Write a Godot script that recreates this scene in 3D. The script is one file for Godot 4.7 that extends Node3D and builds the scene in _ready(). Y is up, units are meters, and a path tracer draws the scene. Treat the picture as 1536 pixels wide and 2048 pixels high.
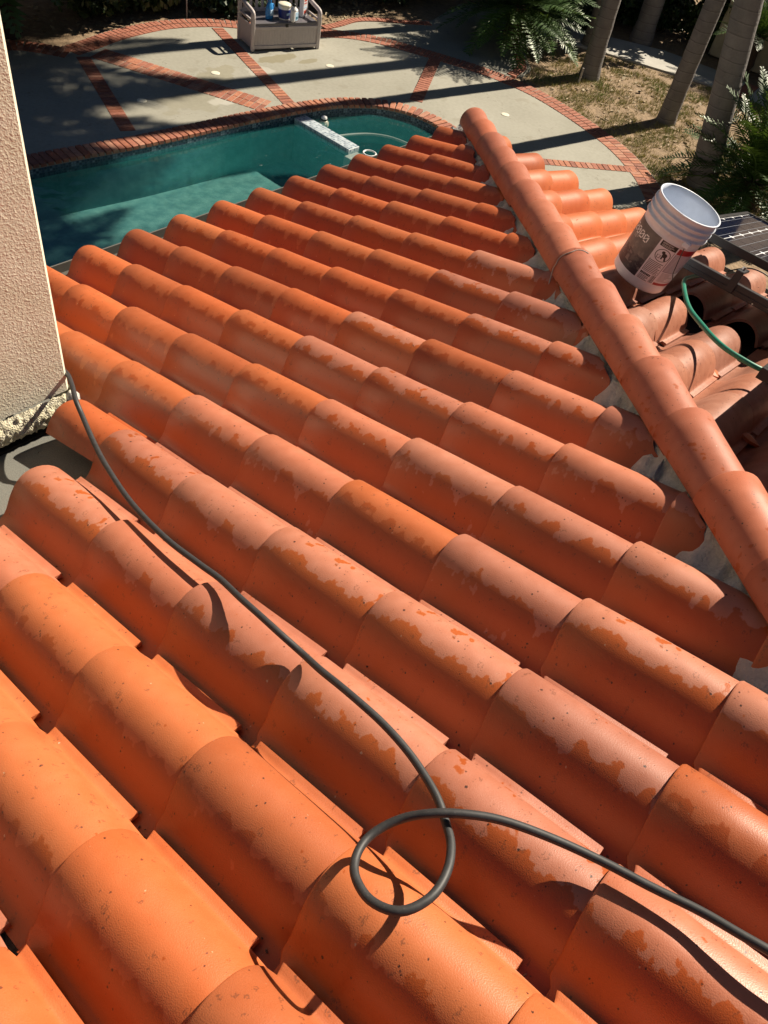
extends Node3D

# ---------- measures shared by the whole place (metres) ----------
const WID := 0.275          # spacing of the tile rows
const LEN := 0.3753         # exposed length of a tile
const PITCH := 0.24504      # roof pitch in radians (3 in 12)
const HIP := 0.325          # plan: x + z = HIP is the hip line
const G := -3.2             # level of the patio
var cp := cos(PITCH)
var sp := sin(PITCH)
var tp := tan(PITCH)
var rng := RandomNumberGenerator.new()
var names := {}
var M := {}
var tile_mats: Array = []
var brick_mats: Array = []

# ---------- naming ----------
func numbered(called: String) -> String:
	var n: int = names.get(called, 0)
	names[called] = n + 1
	return called if n == 0 else "%s_%03d" % [called, n]

func tag(o: Node3D, label: String, category: String, group := "") -> Node3D:
	o.set_meta("label", label)
	o.set_meta("category", category)
	if group != "":
		o.set_meta("group", group)
	return o

func thing(called: String, label: String, category: String, at := Vector3.ZERO, turn := 0.0, group := "") -> Node3D:
	var o := Node3D.new()
	o.name = numbered(called)
	add_child(o)
	o.position = at
	o.rotation.y = turn
	tag(o, label, category, group)
	return o

func put(called: String, mesh: Mesh, mat: Material, parent: Node3D, xf := Transform3D.IDENTITY) -> MeshInstance3D:
	var o := MeshInstance3D.new()
	o.name = numbered(called) if parent == self else called
	o.mesh = mesh
	o.material_override = mat
	o.transform = xf
	parent.add_child(o, true)
	return o

func struct(called: String, mesh: Mesh, mat: Material) -> MeshInstance3D:
	var o := put(called, mesh, mat, self)
	o.set_meta("kind", "structure")
	return o

# ---------- mesh helpers ----------
func begin() -> SurfaceTool:
	var st := SurfaceTool.new()
	st.begin(Mesh.PRIMITIVE_TRIANGLES)
	st.set_smooth_group(-1)
	st.set_uv(Vector2.ZERO)
	return st

func done(st: SurfaceTool) -> ArrayMesh:
	st.generate_normals()
	return st.commit()

func tri(st: SurfaceTool, a: Vector3, b: Vector3, c: Vector3) -> void:
	st.add_vertex(a); st.add_vertex(c); st.add_vertex(b)

func quad(st: SurfaceTool, a: Vector3, b: Vector3, c: Vector3, d: Vector3) -> void:
	tri(st, a, b, c); tri(st, a, c, d)

func quad_uv(st: SurfaceTool, p: Array, uv: Array) -> void:
	for k in [0, 2, 1, 0, 3, 2]:
		st.set_uv(uv[k]); st.add_vertex(p[k])

func cbox(st: SurfaceTool, c: Vector3, size: Vector3, b := 0.004, xf := Transform3D.IDENTITY) -> void:
	# box with chamfered edges
	var h := size * 0.5
	b = minf(b, minf(h.x, minf(h.y, h.z)) * 0.9)
	var f := func(x: float, y: float, z: float) -> Vector3: return xf * (c + Vector3(x, y, z))
	for ax in 3:
		for s: float in [-1.0, 1.0]:
			var u := (ax + 1) % 3
			var v := (ax + 2) % 3
			var q: Array = []
			for k: Array in [[-1, -1], [1, -1], [1, 1], [-1, 1]]:
				var p := Vector3.ZERO
				p[ax] = h[ax] * s
				p[u] = k[0] * (h[u] - b)
				p[v] = k[1] * (h[v] - b)
				q.append(f.call(p.x, p.y, p.z))
			if s > 0: quad(st, q[0], q[1], q[2], q[3])
			else: quad(st, q[3], q[2], q[1], q[0])
		var u2 := (ax + 1) % 3
		var v2 := (ax + 2) % 3
		for su: float in [-1.0, 1.0]:
			for sv: float in [-1.0, 1.0]:
				var pts: Array = []
				for k: Array in [[-1, 0], [1, 0], [1, 1], [-1, 1]]:
					var p := Vector3.ZERO
					p[ax] = k[0] * (h[ax] - b)
					p[u2] = su * (h[u2] - (b if k[1] == 1 else 0.0))
					p[v2] = sv * (h[v2] - (0.0 if k[1] == 1 else b))
					pts.append(f.call(p.x, p.y, p.z))
				if su * sv > 0: quad(st, pts[0], pts[1], pts[2], pts[3])
				else: quad(st, pts[3], pts[2], pts[1], pts[0])
	for sx: float in [-1.0, 1.0]:
		for sy: float in [-1.0, 1.0]:
			for sz: float in [-1.0, 1.0]:
				var a: Vector3 = f.call(sx * h.x, sy * (h.y - b), sz * (h.z - b))
				var d: Vector3 = f.call(sx * (h.x - b), sy * h.y, sz * (h.z - b))
				var e: Vector3 = f.call(sx * (h.x - b), sy * (h.y - b), sz * h.z)
				if sx * sy * sz > 0: tri(st, a, d, e)
				else: tri(st, a, e, d)

func box_mesh(size: Vector3, b := 0.004, c := Vector3.ZERO) -> ArrayMesh:
	var st := begin()
	cbox(st, c, size, b)
	return done(st)

func lathe(st: SurfaceTool, pts: Array, seg := 32, xf := Transform3D.IDENTITY, a0 := 0.0, a1 := TAU, smooth := true) -> void:
	# pts: Vector2(radius, height) from outside-bottom upward
	st.set_smooth_group(0 if smooth else -1)
	for i in seg:
		var t0 := a0 + (a1 - a0) * i / seg
		var t1 := a0 + (a1 - a0) * (i + 1) / seg
		for k in pts.size() - 1:
			var p: Vector2 = pts[k]
			var q: Vector2 = pts[k + 1]
			var A := xf * Vector3(p.x * sin(t0), p.y, p.x * cos(t0))
			var B := xf * Vector3(p.x * sin(t1), p.y, p.x * cos(t1))
			var C := xf * Vector3(q.x * sin(t1), q.y, q.x * cos(t1))
			var D := xf * Vector3(q.x * sin(t0), q.y, q.x * cos(t0))
			var u0 := float(i) / seg
			var u1 := float(i + 1) / seg
			var v0 := 1.0 - float(k) / (pts.size() - 1)
			var v1 := 1.0 - float(k + 1) / (pts.size() - 1)
			quad_uv(st, [A, B, C, D], [Vector2(u0, v0), Vector2(u1, v0), Vector2(u1, v1), Vector2(u0, v1)])
	st.set_smooth_group(-1)

func spline(pts: Array, n: int) -> PackedVector3Array:
	# Catmull-Rom through the points
	var out := PackedVector3Array()
	for i in pts.size() - 1:
		var p0: Vector3 = pts[maxi(i - 1, 0)]
		var p1: Vector3 = pts[i]
		var p2: Vector3 = pts[i + 1]
		var p3: Vector3 = pts[mini(i + 2, pts.size() - 1)]
		for k in n:
			out.append(p1.cubic_interpolate(p2, p0, p3, float(k) / n))
	out.append(pts[-1])
	return out

func tube(st: SurfaceTool, path: PackedVector3Array, radii: Array, seg := 10, cap := true) -> void:
	# radii: one value, or one per point
	st.set_smooth_group(0)
	var rings: Array = []
	var side := Vector3.ZERO
	for i in path.size():
		var d := (path[mini(i + 1, path.size() - 1)] - path[maxi(i - 1, 0)]).normalized()
		if side == Vector3.ZERO:
			side = d.cross(Vector3.UP if absf(d.y) < 0.9 else Vector3.RIGHT).normalized()
		side = (side - d * side.dot(d)).normalized()
		var up := side.cross(d)
		var r: float = radii[i] if radii.size() > 1 else radii[0]
		var ring := PackedVector3Array()
		for k in seg:
			var a := TAU * k / seg
			ring.append(path[i] + (side * cos(a) + up * sin(a)) * r)
		rings.append(ring)
	for i in path.size() - 1:
		for k in seg:
			var k2 := (k + 1) % seg
			quad_uv(st, [rings[i][k2], rings[i][k], rings[i + 1][k], rings[i + 1][k2]], [Vector2(float(k + 1) / seg, i * 0.1), Vector2(float(k) / seg, i * 0.1), Vector2(float(k) / seg, i * 0.1 + 0.1), Vector2(float(k + 1) / seg, i * 0.1 + 0.1)])
	st.set_smooth_group(-1)
	if cap:
		for k in seg:
			var k2 := (k + 1) % seg
			tri(st, path[0], rings[0][k], rings[0][k2])
			tri(st, path[-1], rings[-1][k2], rings[-1][k])

func sheet(poly: PackedVector2Array, y: float, thick: float, uvs := 1.0, uvo := Vector2.ZERO) -> ArrayMesh:
	# flat slab over a plan outline (x, z)
	var st := begin()
	var ids := Geometry2D.triangulate_polygon(poly)
	for i in range(0, ids.size(), 3):
		var a := poly[ids[i]]
		var b := poly[ids[i + 1]]
		var c := poly[ids[i + 2]]
		if (b - a).cross(c - a) > 0:
			var t := b; b = c; c = t
		for p: Vector2 in [a, c, b]:
			st.set_uv(p * uvs + uvo)
			st.add_vertex(Vector3(p.x, y, p.y))
	if thick > 0:
		var cw := Geometry2D.is_polygon_clockwise(poly)
		for i in poly.size():
			var a := poly[i]
			var b := poly[(i + 1) % poly.size()]
			if cw:
				var t := a; a = b; b = t
			st.set_uv(a * uvs + uvo)
			quad(st, Vector3(b.x, y, b.y), Vector3(b.x, y - thick, b.y), Vector3(a.x, y - thick, a.y), Vector3(a.x, y, a.y))
	return done(st)

# ---------- textures ----------
func noise(seed_: int, freq: float, w: int, h: int, oct := 4, kind := FastNoiseLite.TYPE_SIMPLEX_SMOOTH) -> PackedByteArray:
	var n := FastNoiseLite.new()
	n.seed = seed_; n.frequency = freq; n.noise_type = kind; n.fractal_octaves = oct
	return n.get_seamless_image(w, h).get_data()

func grey_texture(data: PackedByteArray, w: int, h: int) -> ImageTexture:
	return ImageTexture.create_from_image(Image.create_from_data(w, h, false, Image.FORMAT_L8, data))

func two_tone(seed_: int, freq: float, a: Color, b: Color, size := 256, oct := 5, gamma := 1.0, specks := 0.0, speck := Color(0.1, 0.08, 0.06)) -> ImageTexture:
	var d := noise(seed_, freq, size, size, oct)
	var f := noise(seed_ + 7, 0.25, size, size, 2)
	var out := PackedByteArray()
	out.resize(size * size * 3)
	for i in size * size:
		var t := clampf(pow(d[i] / 255.0, gamma) * 0.8 + (f[i] / 255.0 - 0.5) * 0.5 + 0.1, 0.0, 1.0)
		var c := a.lerp(b, t)
		if specks > 0.0 and f[i] / 255.0 > 1.0 - specks:
			c = c.lerp(speck, 0.7)
		out[i * 3] = int(c.r * 255); out[i * 3 + 1] = int(c.g * 255); out[i * 3 + 2] = int(c.b * 255)
	return ImageTexture.create_from_image(Image.create_from_data(size, size, false, Image.FORMAT_RGB8, out))

func mat(c: Color, rough := 0.7, spec := 0.5) -> StandardMaterial3D:
	var m := StandardMaterial3D.new()
	m.albedo_color = c; m.roughness = rough; m.metallic_specular = spec
	return m

func tri_mat(tex: Texture2D, scale: float, rough := 0.8, tint := Color.WHITE, bump: Texture2D = null, depth := 0.0) -> StandardMaterial3D:
	var m := mat(tint, rough)
	m.albedo_texture = tex
	m.uv1_triplanar = true; m.uv1_world_triplanar = true
	m.uv1_scale = Vector3.ONE * scale
	if bump:
		m.heightmap_enabled = true; m.heightmap_texture = bump; m.heightmap_scale = depth
	return m

func make_tile_materials() -> void:
	# fired clay, washed and half dried: each variant has its own damp patches, painted hollow shade, mottling and specks
	var w := 256
	var h := 384
	# [threshold of damp and painted shade, look]: 0 dry orange clay, 1 half dried with sun sheen painted in as pink, 2 older clay by the eaves, 3 hip caps
	var kinds := [[0.92, 0], [0.84, 0], [0.74, 0], [0.84, 1], [0.66, 1], [0.94, 1], [0.76, 1], [0.84, 2], [0.72, 2], [0.92, 2], [0.64, 3], [0.70, 3], [0.60, 3], [0.56, 1], [0.95, 4], [0.84, 4]]
	var grain := noise(900, 0.22, w, h, 2)
	for k in kinds.size():
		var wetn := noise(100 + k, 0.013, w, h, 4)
		var frill := noise(150 + k, 0.045, w, h, 4)
		var mott := noise(200 + k, 0.016, w, h, 5)
		var dirt := noise(400 + k, 0.03, w, h, 4)
		var thr: float = kinds[k][0]
		var kind: int = kinds[k][1]
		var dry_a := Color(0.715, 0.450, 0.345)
		var dry_b := Color(0.765, 0.510, 0.415)  # pinker clay: sun sheen of the right rows put into the colour
		var wet_and_shade := Color(0.675, 0.315, 0.110)  # moist clay tone, also carries the painted shade of the hollows
		if kind == 0:
			dry_a = Color(0.755, 0.415, 0.235); dry_b = Color(0.785, 0.455, 0.280)
		if kind == 2:
			dry_a = Color(0.705, 0.375, 0.205); dry_b = Color(0.745, 0.420, 0.255); wet_and_shade = Color(0.635, 0.295, 0.125)
		if kind == 3:
			dry_a = Color(0.715, 0.425, 0.315); dry_b = Color(0.765, 0.480, 0.375)
		if kind == 4:
			dry_a = Color(0.600, 0.395, 0.315); dry_b = Color(0.700, 0.505, 0.425); wet_and_shade = Color(0.53, 0.27, 0.17)
		var col := PackedByteArray(); col.resize(w * h * 3)
		var rgh := PackedByteArray(); rgh.resize(w * h)
		for i in w * h:
			var g := grain[i] / 255.0
			var t := mott[i] / 255.0
			var f := frill[i] / 255.0 - 0.5
			# hollow darkened by moisture and painted shade up to a ragged line; above it only islands
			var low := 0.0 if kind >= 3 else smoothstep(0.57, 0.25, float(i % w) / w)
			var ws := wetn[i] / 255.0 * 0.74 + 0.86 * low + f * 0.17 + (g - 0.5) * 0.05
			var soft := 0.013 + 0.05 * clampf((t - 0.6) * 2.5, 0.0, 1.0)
			var damp_and_shade := smoothstep(thr - soft, thr + soft, ws)
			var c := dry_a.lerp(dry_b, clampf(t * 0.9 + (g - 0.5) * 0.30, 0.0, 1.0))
			c = c.lerp(wet_and_shade.lerp(Color(0.70, 0.35, 0.16), (g - 0.3) * 0.4 + f * 0.3), damp_and_shade * 0.80)
			var dd := dirt[i] / 255.0
			if dd > 0.80 and g > 0.5:
				c = c.lerp(Color(0.36, 0.22, 0.15), 0.4)
			col[i * 3] = int(c.r * 255); col[i * 3 + 1] = int(c.g * 255); col[i * 3 + 2] = int(c.b * 255)
			rgh[i] = int(255 * clampf(0.45 - damp_and_shade * 0.10 + (g - 0.5) * 0.1, 0.2, 0.9))
		# lichen dots, crumbs and splashes, some of them in clusters
		var dots := RandomNumberGenerator.new()
		dots.seed = 700 + k
		var cluster := Vector2(dots.randf() * w, dots.randf() * h)
		for d in [100, 160, 130, 140, 420][kind]:
			if d % 12 == 0: cluster = Vector2(dots.randf_range(0.05, 0.75) * w, dots.randf() * h)
			var at := Vector2(dots.randf() * w, dots.randf() * h) if d % 3 else cluster + Vector2(dots.randfn() * 9.0, dots.randfn() * 13.0)
			var px := posmod(int(at.x), w)
			var py := posmod(int(at.y), h)
			var rad := 0.5 + 1.6 * pow(dots.randf(), 4.0)
			var dot := Color(0.17, 0.11, 0.09)
			var pick := dots.randf()
			if pick > 0.95: dot = Color(0.80, 0.74, 0.66)
			elif pick > 0.72: dot = wet_and_shade
			elif pick > 0.40: dot = Color(0.38, 0.23, 0.17)
			for yy in range(maxi(py - 3, 0), mini(py + 4, h)):
				for xx in range(maxi(px - 3, 0), mini(px + 4, w)):
					if Vector2(xx - px, (yy - py) * 0.85).length() < rad * dots.randf_range(0.8, 1.15):
						var q := (yy * w + xx) * 3
						col[q] = int(lerpf(col[q], dot.r * 255, 0.75)); col[q + 1] = int(lerpf(col[q + 1], dot.g * 255, 0.75)); col[q + 2] = int(lerpf(col[q + 2], dot.b * 255, 0.75))
		var color_map := ImageTexture.create_from_image(Image.create_from_data(w, h, false, Image.FORMAT_RGB8, col))
		var rough_map := grey_texture(rgh, w, h)
		var pair: Array = []
		for flip in 4:
			var tone: Color = [Color(0.95, 0.95, 0.95), Color(0.90, 0.88, 0.88), Color(0.96, 0.91, 0.87), Color(0.86, 0.84, 0.85)][flip]
			var m := StandardMaterial3D.new()
			m.albedo_texture = color_map
			m.albedo_color = tone
			m.roughness_texture = rough_map
			m.roughness = 1.0
			m.metallic_specular = 0.5
			m.heightmap_enabled = true
			m.heightmap_texture = M.grain_tex
			m.heightmap_scale = 0.03
			if flip % 2:
				m.uv1_scale = Vector3(1, -1, 1)
				m.uv1_offset = Vector3(0, 0.37, 0)
			pair.append(m)
		tile_mats.append(pair)

# ---------- roof tile ----------
var prof: Array = []
func make_profile() -> void:
	prof = [Vector2(-0.167, -0.1105), Vector2(-0.150, -0.1095), Vector2(-0.135, -0.106), Vector2(-0.122, -0.0985), Vector2(-0.111, -0.087), Vector2(-0.101, -0.073), Vector2(-0.091, -0.058), Vector2(-0.080, -0.044), Vector2(-0.067, -0.030), Vector2(-0.052, -0.0175), Vector2(-0.035, -0.008), Vector2(-0.018, -0.002), Vector2(0.0, 0.0), Vector2(0.018, -0.002), Vector2(0.036, -0.0075), Vector2(0.053, -0.0165), Vector2(0.068, -0.0295), Vector2(0.080, -0.0445), Vector2(0.0895, -0.062), Vector2(0.0960, -0.078), Vector2(0.1000, -0.087), Vector2(0.1055, -0.0910), Vector2(0.115, -0.0920), Vector2(0.127, -0.0930)]

func tile_mesh(limit: Callable, seed_: int) -> ArrayMesh:
	# S-shaped clay tile; local x across, y off the roof, z up the slope; limit(x) is where it is cut
	var st := begin()
	var n := prof.size()
	var T := 0.0125
	var r := RandomNumberGenerator.new()
	r.seed = seed_
	var ph := r.randf() * 9.0
	var u := 0.0
	var us: Array = []
	for i in n:
		us.append(u)
		if i < n - 1: u += prof[i].distance_to(prof[i + 1])
	var top: Array = []
	var bot: Array = []
	var ok: Array = []
	var steps := [0.0, 0.005, 0.14, 0.28, 1.0]
	for i in n:
		var p: Vector2 = prof[i]
		var d: Vector2 = (prof[mini(i + 1, n - 1)] - prof[maxi(i - 1, 0)]).normalized()
		var nn := Vector2(-d.y, d.x)
		var z0 := 0.0
		var z1 := 0.42
		if p.x > 0.103:
			z0 = 0.030 - (p.x - 0.103) * 0.35; z1 = 0.330
		elif p.x < -0.149:
			z0 = 0.012
		var lim: float = limit.call(p.x)
		lim += 0.006 * sin(p.x * 140.0 + ph) + 0.004 * sin(p.x * 310.0 + ph * 2.0)
		z1 = minf(z1, lim)
		ok.append(z1 > z0 + 0.012)
		z1 = maxf(z1, z0 + 0.012)
		var tc := PackedVector3Array()
		for s: float in steps:
			var z := z0 + (s if s < 0.5 else z1 - z0)
			if s > 0.0 and s < 0.5: z = minf(z, z1)
			var off := -0.016 * z / LEN + 0.0012 * sin(z * 11.0 + ph + p.x * 9.0)
			var q := p
			if s == 0.0: q -= nn * 0.0035
			tc.append(Vector3(q.x, q.y + off, z))
		top.append(tc)
		var b := p - nn * T
		bot.append([Vector3(b.x, b.y, z0), Vector3(b.x, b.y - 0.016 * z1 / LEN, z1)])
	for i in n - 1:
		if not (ok[i] or ok[i + 1]): continue
		var u0: float = us[i] / u
		var u1: float = us[i + 1] / u
		st.set_smooth_group(0)
		for k in steps.size() - 1:
			var a: Vector3 = top[i][k]
			var b: Vector3 = top[i + 1][k]
			var c: Vector3 = top[i + 1][k + 1]
			var d: Vector3 = top[i][k + 1]
			quad_uv(st, [d, c, b, a], [Vector2(u0, d.z / 0.42), Vector2(u1, c.z / 0.42), Vector2(u1, b.z / 0.42), Vector2(u0, a.z / 0.42)])
		st.set_smooth_group(1)
		quad_uv(st, [bot[i][0], bot[i + 1][0], bot[i + 1][1], bot[i][1]], [Vector2(u0, 0), Vector2(u1, 0), Vector2(u1, 0.9), Vector2(u0, 0.9)])
		st.set_smooth_group(-1)
		quad_uv(st, [top[i][0], top[i + 1][0], bot[i + 1][0], bot[i][0]], [Vector2(u0, 0), Vector2(u1, 0), Vector2(u1, 0.03), Vector2(u0, 0.03)])
		quad_uv(st, [bot[i][1], bot[i + 1][1], top[i + 1][-1], top[i][-1]], [Vector2(u0, 0.97), Vector2(u1, 0.97), Vector2(u1, 1), Vector2(u0, 1)])
	st.set_smooth_group(-1)
	if ok[0]:
		quad_uv(st, [top[0][0], bot[0][0], bot[0][1], top[0][-1]], [Vector2.ZERO, Vector2.ZERO, Vector2.ONE, Vector2.ONE])
	if ok[n - 1]:
		quad_uv(st, [bot[n - 1][0], top[n - 1][0], top[n - 1][-1], bot[n - 1][1]], [Vector2.ZERO, Vector2.ZERO, Vector2.ONE, Vector2.ONE])
	return done(st)

func basis_a() -> Basis:
	return Basis(Vector3(1, 0, 0), Vector3(0, cp, -sp), Vector3(0, sp, cp))

func basis_b() -> Basis:
	return Basis(Vector3(0, 0, 1), Vector3(sp, cp, 0), Vector3(-cp, sp, 0))

func on_a(u: float, v: float, n := 0.0) -> Vector3:
	return basis_a() * Vector3(u, n, v)

func on_b(z: float, v: float, n := 0.0) -> Vector3:
	return Vector3(HIP, 0, 0) + basis_b() * Vector3(z, n, v)

func jitter(b: Basis) -> Basis:
	return b * Basis.from_euler(Vector3(rng.randf_range(-0.006, 0.006), rng.randf_range(-0.011, 0.011), rng.randf_range(-0.012, 0.012)))

func build_roof(house: Node3D) -> void:
	# boarded deck under the tiles, grey mineral felt on the pool side, black felt on the other
	var st := begin()
	var t := -0.146
	var top := 5.2
	quad(st, on_a(HIP - 0.03, 0.0, t), on_a(-9.0, 0.0, t), on_a(-9.0, top, t), on_a(HIP - top * cp, top, t))
	quad(st, on_a(-9.0, 0.0, t - 0.03), on_a(HIP - 0.03, 0.0, t - 0.03), on_a(HIP - top * cp, top, t - 0.03), on_a(-9.0, top, t - 0.03))
	quad(st, on_a(-9.0, 0.0, t), on_a(HIP - 0.03, 0.0, t), on_a(HIP - 0.03, 0.0, t - 0.03), on_a(-9.0, 0.0, t - 0.03))
	var roof := put("roof", done(st), M.felt, house)
	st = begin()
	quad(st, on_b(HIP - HIP, 0.0, t), on_b(top * cp, top, t), on_b(9.0, top, t), on_b(9.0, 0.0, t))
	quad(st, on_b(9.0, 0.0, t - 0.03), on_b(9.0, top, t - 0.03), on_b(top * cp, top, t - 0.03), on_b(0.0, 0.0, t - 0.03))
	quad(st, on_b(9.0, 0.0, t), on_b(9.0, 0.0, t - 0.03), on_b(0.0, 0.0, t - 0.03), on_b(0.0, 0.0, t))
	put("roof_felt", done(st), M.black_felt, roof)

	var whole := tile_mesh(func(_x: float) -> float: return 9.0, 1)
	var whole2 := tile_mesh(func(_x: float) -> float: return 9.0, 2)
	var whole3 := tile_mesh(func(_x: float) -> float: return 9.0, 3)
	var A := basis_a()
	for row in range(-1, 24):
		for j in range(0, 13):
			if row == 13 and j < 3: continue
			if row > 13 and j < 4: continue
			var ox := -row * WID
			var cut := HIP - 0.115 + rng.randf_range(-0.03, 0.02)
			var left_limit := (cut - (ox - 0.167)) / cp - j * LEN
			var right_limit := (cut - (ox + 0.127)) / cp - j * LEN
			if left_limit < 0.05: continue
			# leave out what lies far outside the view
			var c := on_a(ox, (j + 0.5) * LEN)
			if c.z > 4.6: continue
			if c.x < -6.5: continue
			var mesh: ArrayMesh = [whole, whole2, whole3][rng.randi() % 3]
			if right_limit < 0.42:
				mesh = tile_mesh(func(x: float) -> float: return (cut - (ox + x)) / cp - j * LEN, row * 50 + j)
			if row == 13 and j == 3:
				mesh = tile_mesh(func(x: float) -> float: return 9.0 if x > -0.10 else 0.0, 77)
			var k: int
			if row >= 15: k = [0, 1, 2, 0, 2, 3][rng.randi() % 6]
			elif j <= 3 or row < 6: k = [7, 8, 9, 7, 9, 2][rng.randi() % 6]
			else: k = [3, 4, 5, 6, 13, 8][rng.randi() % 6]
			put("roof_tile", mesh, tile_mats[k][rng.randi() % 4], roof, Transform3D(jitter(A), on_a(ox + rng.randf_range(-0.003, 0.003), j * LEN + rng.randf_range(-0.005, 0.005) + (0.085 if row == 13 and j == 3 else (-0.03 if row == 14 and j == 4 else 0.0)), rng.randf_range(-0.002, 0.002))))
	var B := basis_b()
	for row in range(0, 13):
		for j in range(0, 9):
			var oz := (row + 0.22) * WID
			var cut := HIP + 0.06 + rng.randf_range(-0.02, 0.03)
			var gap := func(x: float) -> float: return (oz + x - cut) / cp - j * LEN + HIP / cp
			if gap.call(0.127) < 0.05: continue
			# tiles taken off above the solar rail
			if row == 8 and j == 3: continue
			if row == 9 and j == 3: continue
			var mesh: ArrayMesh = [whole, whole2, whole3][rng.randi() % 3]
			if gap.call(-0.167) < 0.42:
				mesh = tile_mesh(gap, 2000 + row * 50 + j)
			var k: int = [2, 7, 9, 1, 9][rng.randi() % 5]
			if row >= 7: k = [14, 15, 14][rng.randi() % 3]
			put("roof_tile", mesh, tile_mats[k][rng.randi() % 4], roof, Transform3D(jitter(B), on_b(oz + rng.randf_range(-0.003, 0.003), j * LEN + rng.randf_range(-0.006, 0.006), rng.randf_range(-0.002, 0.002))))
	# shards left where tiles were broken out
	for s: Array in [[2.80, 5.6, 0.4, 0.05], [2.62, 5.0, 1.3, 0.04], [2.92, 6.2, 2.2, 0.06], [2.50, 4.3, 0.9, 0.035]]:
		var shard := begin()
		var q: Array = []
		for k in 6:
			var a := TAU * k / 6.0 + rng.randf() * 0.6
			q.append(Vector3(cos(a), 0, sin(a)) * s[3] * rng.randf_range(0.5, 1.0))
		for k in 6:
			var a: Vector3 = q[k]
			var b: Vector3 = q[(k + 1) % 6]
			tri(shard, Vector3(0, 0.018, 0), b + Vector3(0, 0.012, 0), a + Vector3(0, 0.012, 0))
			quad(shard, a, a + Vector3(0, 0.012, 0), b + Vector3(0, 0.012, 0), b)
		put("tile_shard", done(shard), tile_mats[2][0], roof, Transform3D(B * Basis(Vector3.UP, s[2]) * Basis(Vector3.RIGHT, 0.25), on_b(s[0], s[1] * LEN, -0.10)))

	# grit, crumbs and leaf scraps lying in the pans
	var bit := begin()
	lathe(bit, [Vector2(0.0, -0.4), Vector2(0.5, -0.2), Vector2(0.42, 0.25), Vector2(0.0, 0.45)], 5, Transform3D.IDENTITY, 0.0, TAU, false)
	var mm := MultiMesh.new()
	mm.transform_format = MultiMesh.TRANSFORM_3D
	mm.use_colors = true
	mm.mesh = done(bit)
	mm.instance_count = 700
	for i in 700:
		var row := rng.randi_range(0, 18)
		var j := rng.randi_range(maxi(0, row - 10), 10)
		var cx := clampf(rng.randfn() * 0.018 - 0.137, -0.165, -0.112)
		var v := j * LEN + (LEN - absf(rng.randfn()) * 0.06 if i % 3 else rng.randf() * LEN)
		var big := 0.0022 + 0.004 * pow(rng.randf(), 3.0)
		var lap := -0.016 * fposmod(v, LEN) / LEN
		mm.set_instance_transform(i, Transform3D(A * Basis(Vector3.UP, rng.randf() * TAU) * Basis.from_scale(Vector3(big * rng.randf_range(0.6, 2.2), big * 0.7, big)), on_a(-row * WID + cx, v, -0.1065 + lap + maxf(cx + 0.135, 0.0) * 0.45)))
		mm.set_instance_color(i, Color(0.05, 0.03, 0.02).lerp(Color(0.32, 0.20, 0.13), pow(rng.randf(), 2.0)))
	var grit := MultiMeshInstance3D.new()
	grit.name = "grit"
	grit.multimesh = mm
	grit.material_override = M.grass
	grit.set_meta("kind", "stuff")
	roof.add_child(grit, true)

	# mortar bedding under the hip, lumpy, filling the cut ends
	var nz := FastNoiseLite.new()
	nz.seed = 5; nz.frequency = 9.0; nz.fractal_octaves = 4
	st = begin()
	st.set_smooth_group(0)
	var prev: Array = []
	var steps := 190
	for i in steps:
		var zt := 0.02 + i * 0.0225
		var line: Array = []
		for k in 13:
			var q := -0.15 + 0.30 * k / 12.0
			var side := -1.0 if q < 0 else 1.0
			var aq := absf(q)
			var x := HIP - zt + q * 0.7071
			var z := zt + q * 0.7071
			var base := tp * (z if q < 0 else HIP - x)
			var hgt := lerpf(0.0, -0.088, clampf((aq - 0.02) / 0.10, 0.0, 1.0)) - (0.05 if aq > 0.14 else 0.0)
			hgt += nz.get_noise_2d(zt * 3.0, q * 5.0 * side) * 0.05 + nz.get_noise_2d(zt * 11.0 + 7.0, q * 14.0) * 0.012
			line.append(Vector3(x, base + hgt, z))
		if i > 0:
			for k in 12:
				quad(st, line[k], line[k + 1], prev[k + 1], prev[k])
		prev = line
	put("hip_mortar", done(st), M.mortar, roof)

	# hip tiles, each a tapered half barrel lapping the one below
	var step_t := 0.2215
	var hip_dir := Vector3(-1, tp, 1).normalized()
	var hip_right := Vector3(1, 0, 1).normalized()
	var hip_up := hip_dir.cross(hip_right) * -1.0
	if hip_up.y < 0: hip_up = -hip_up
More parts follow.
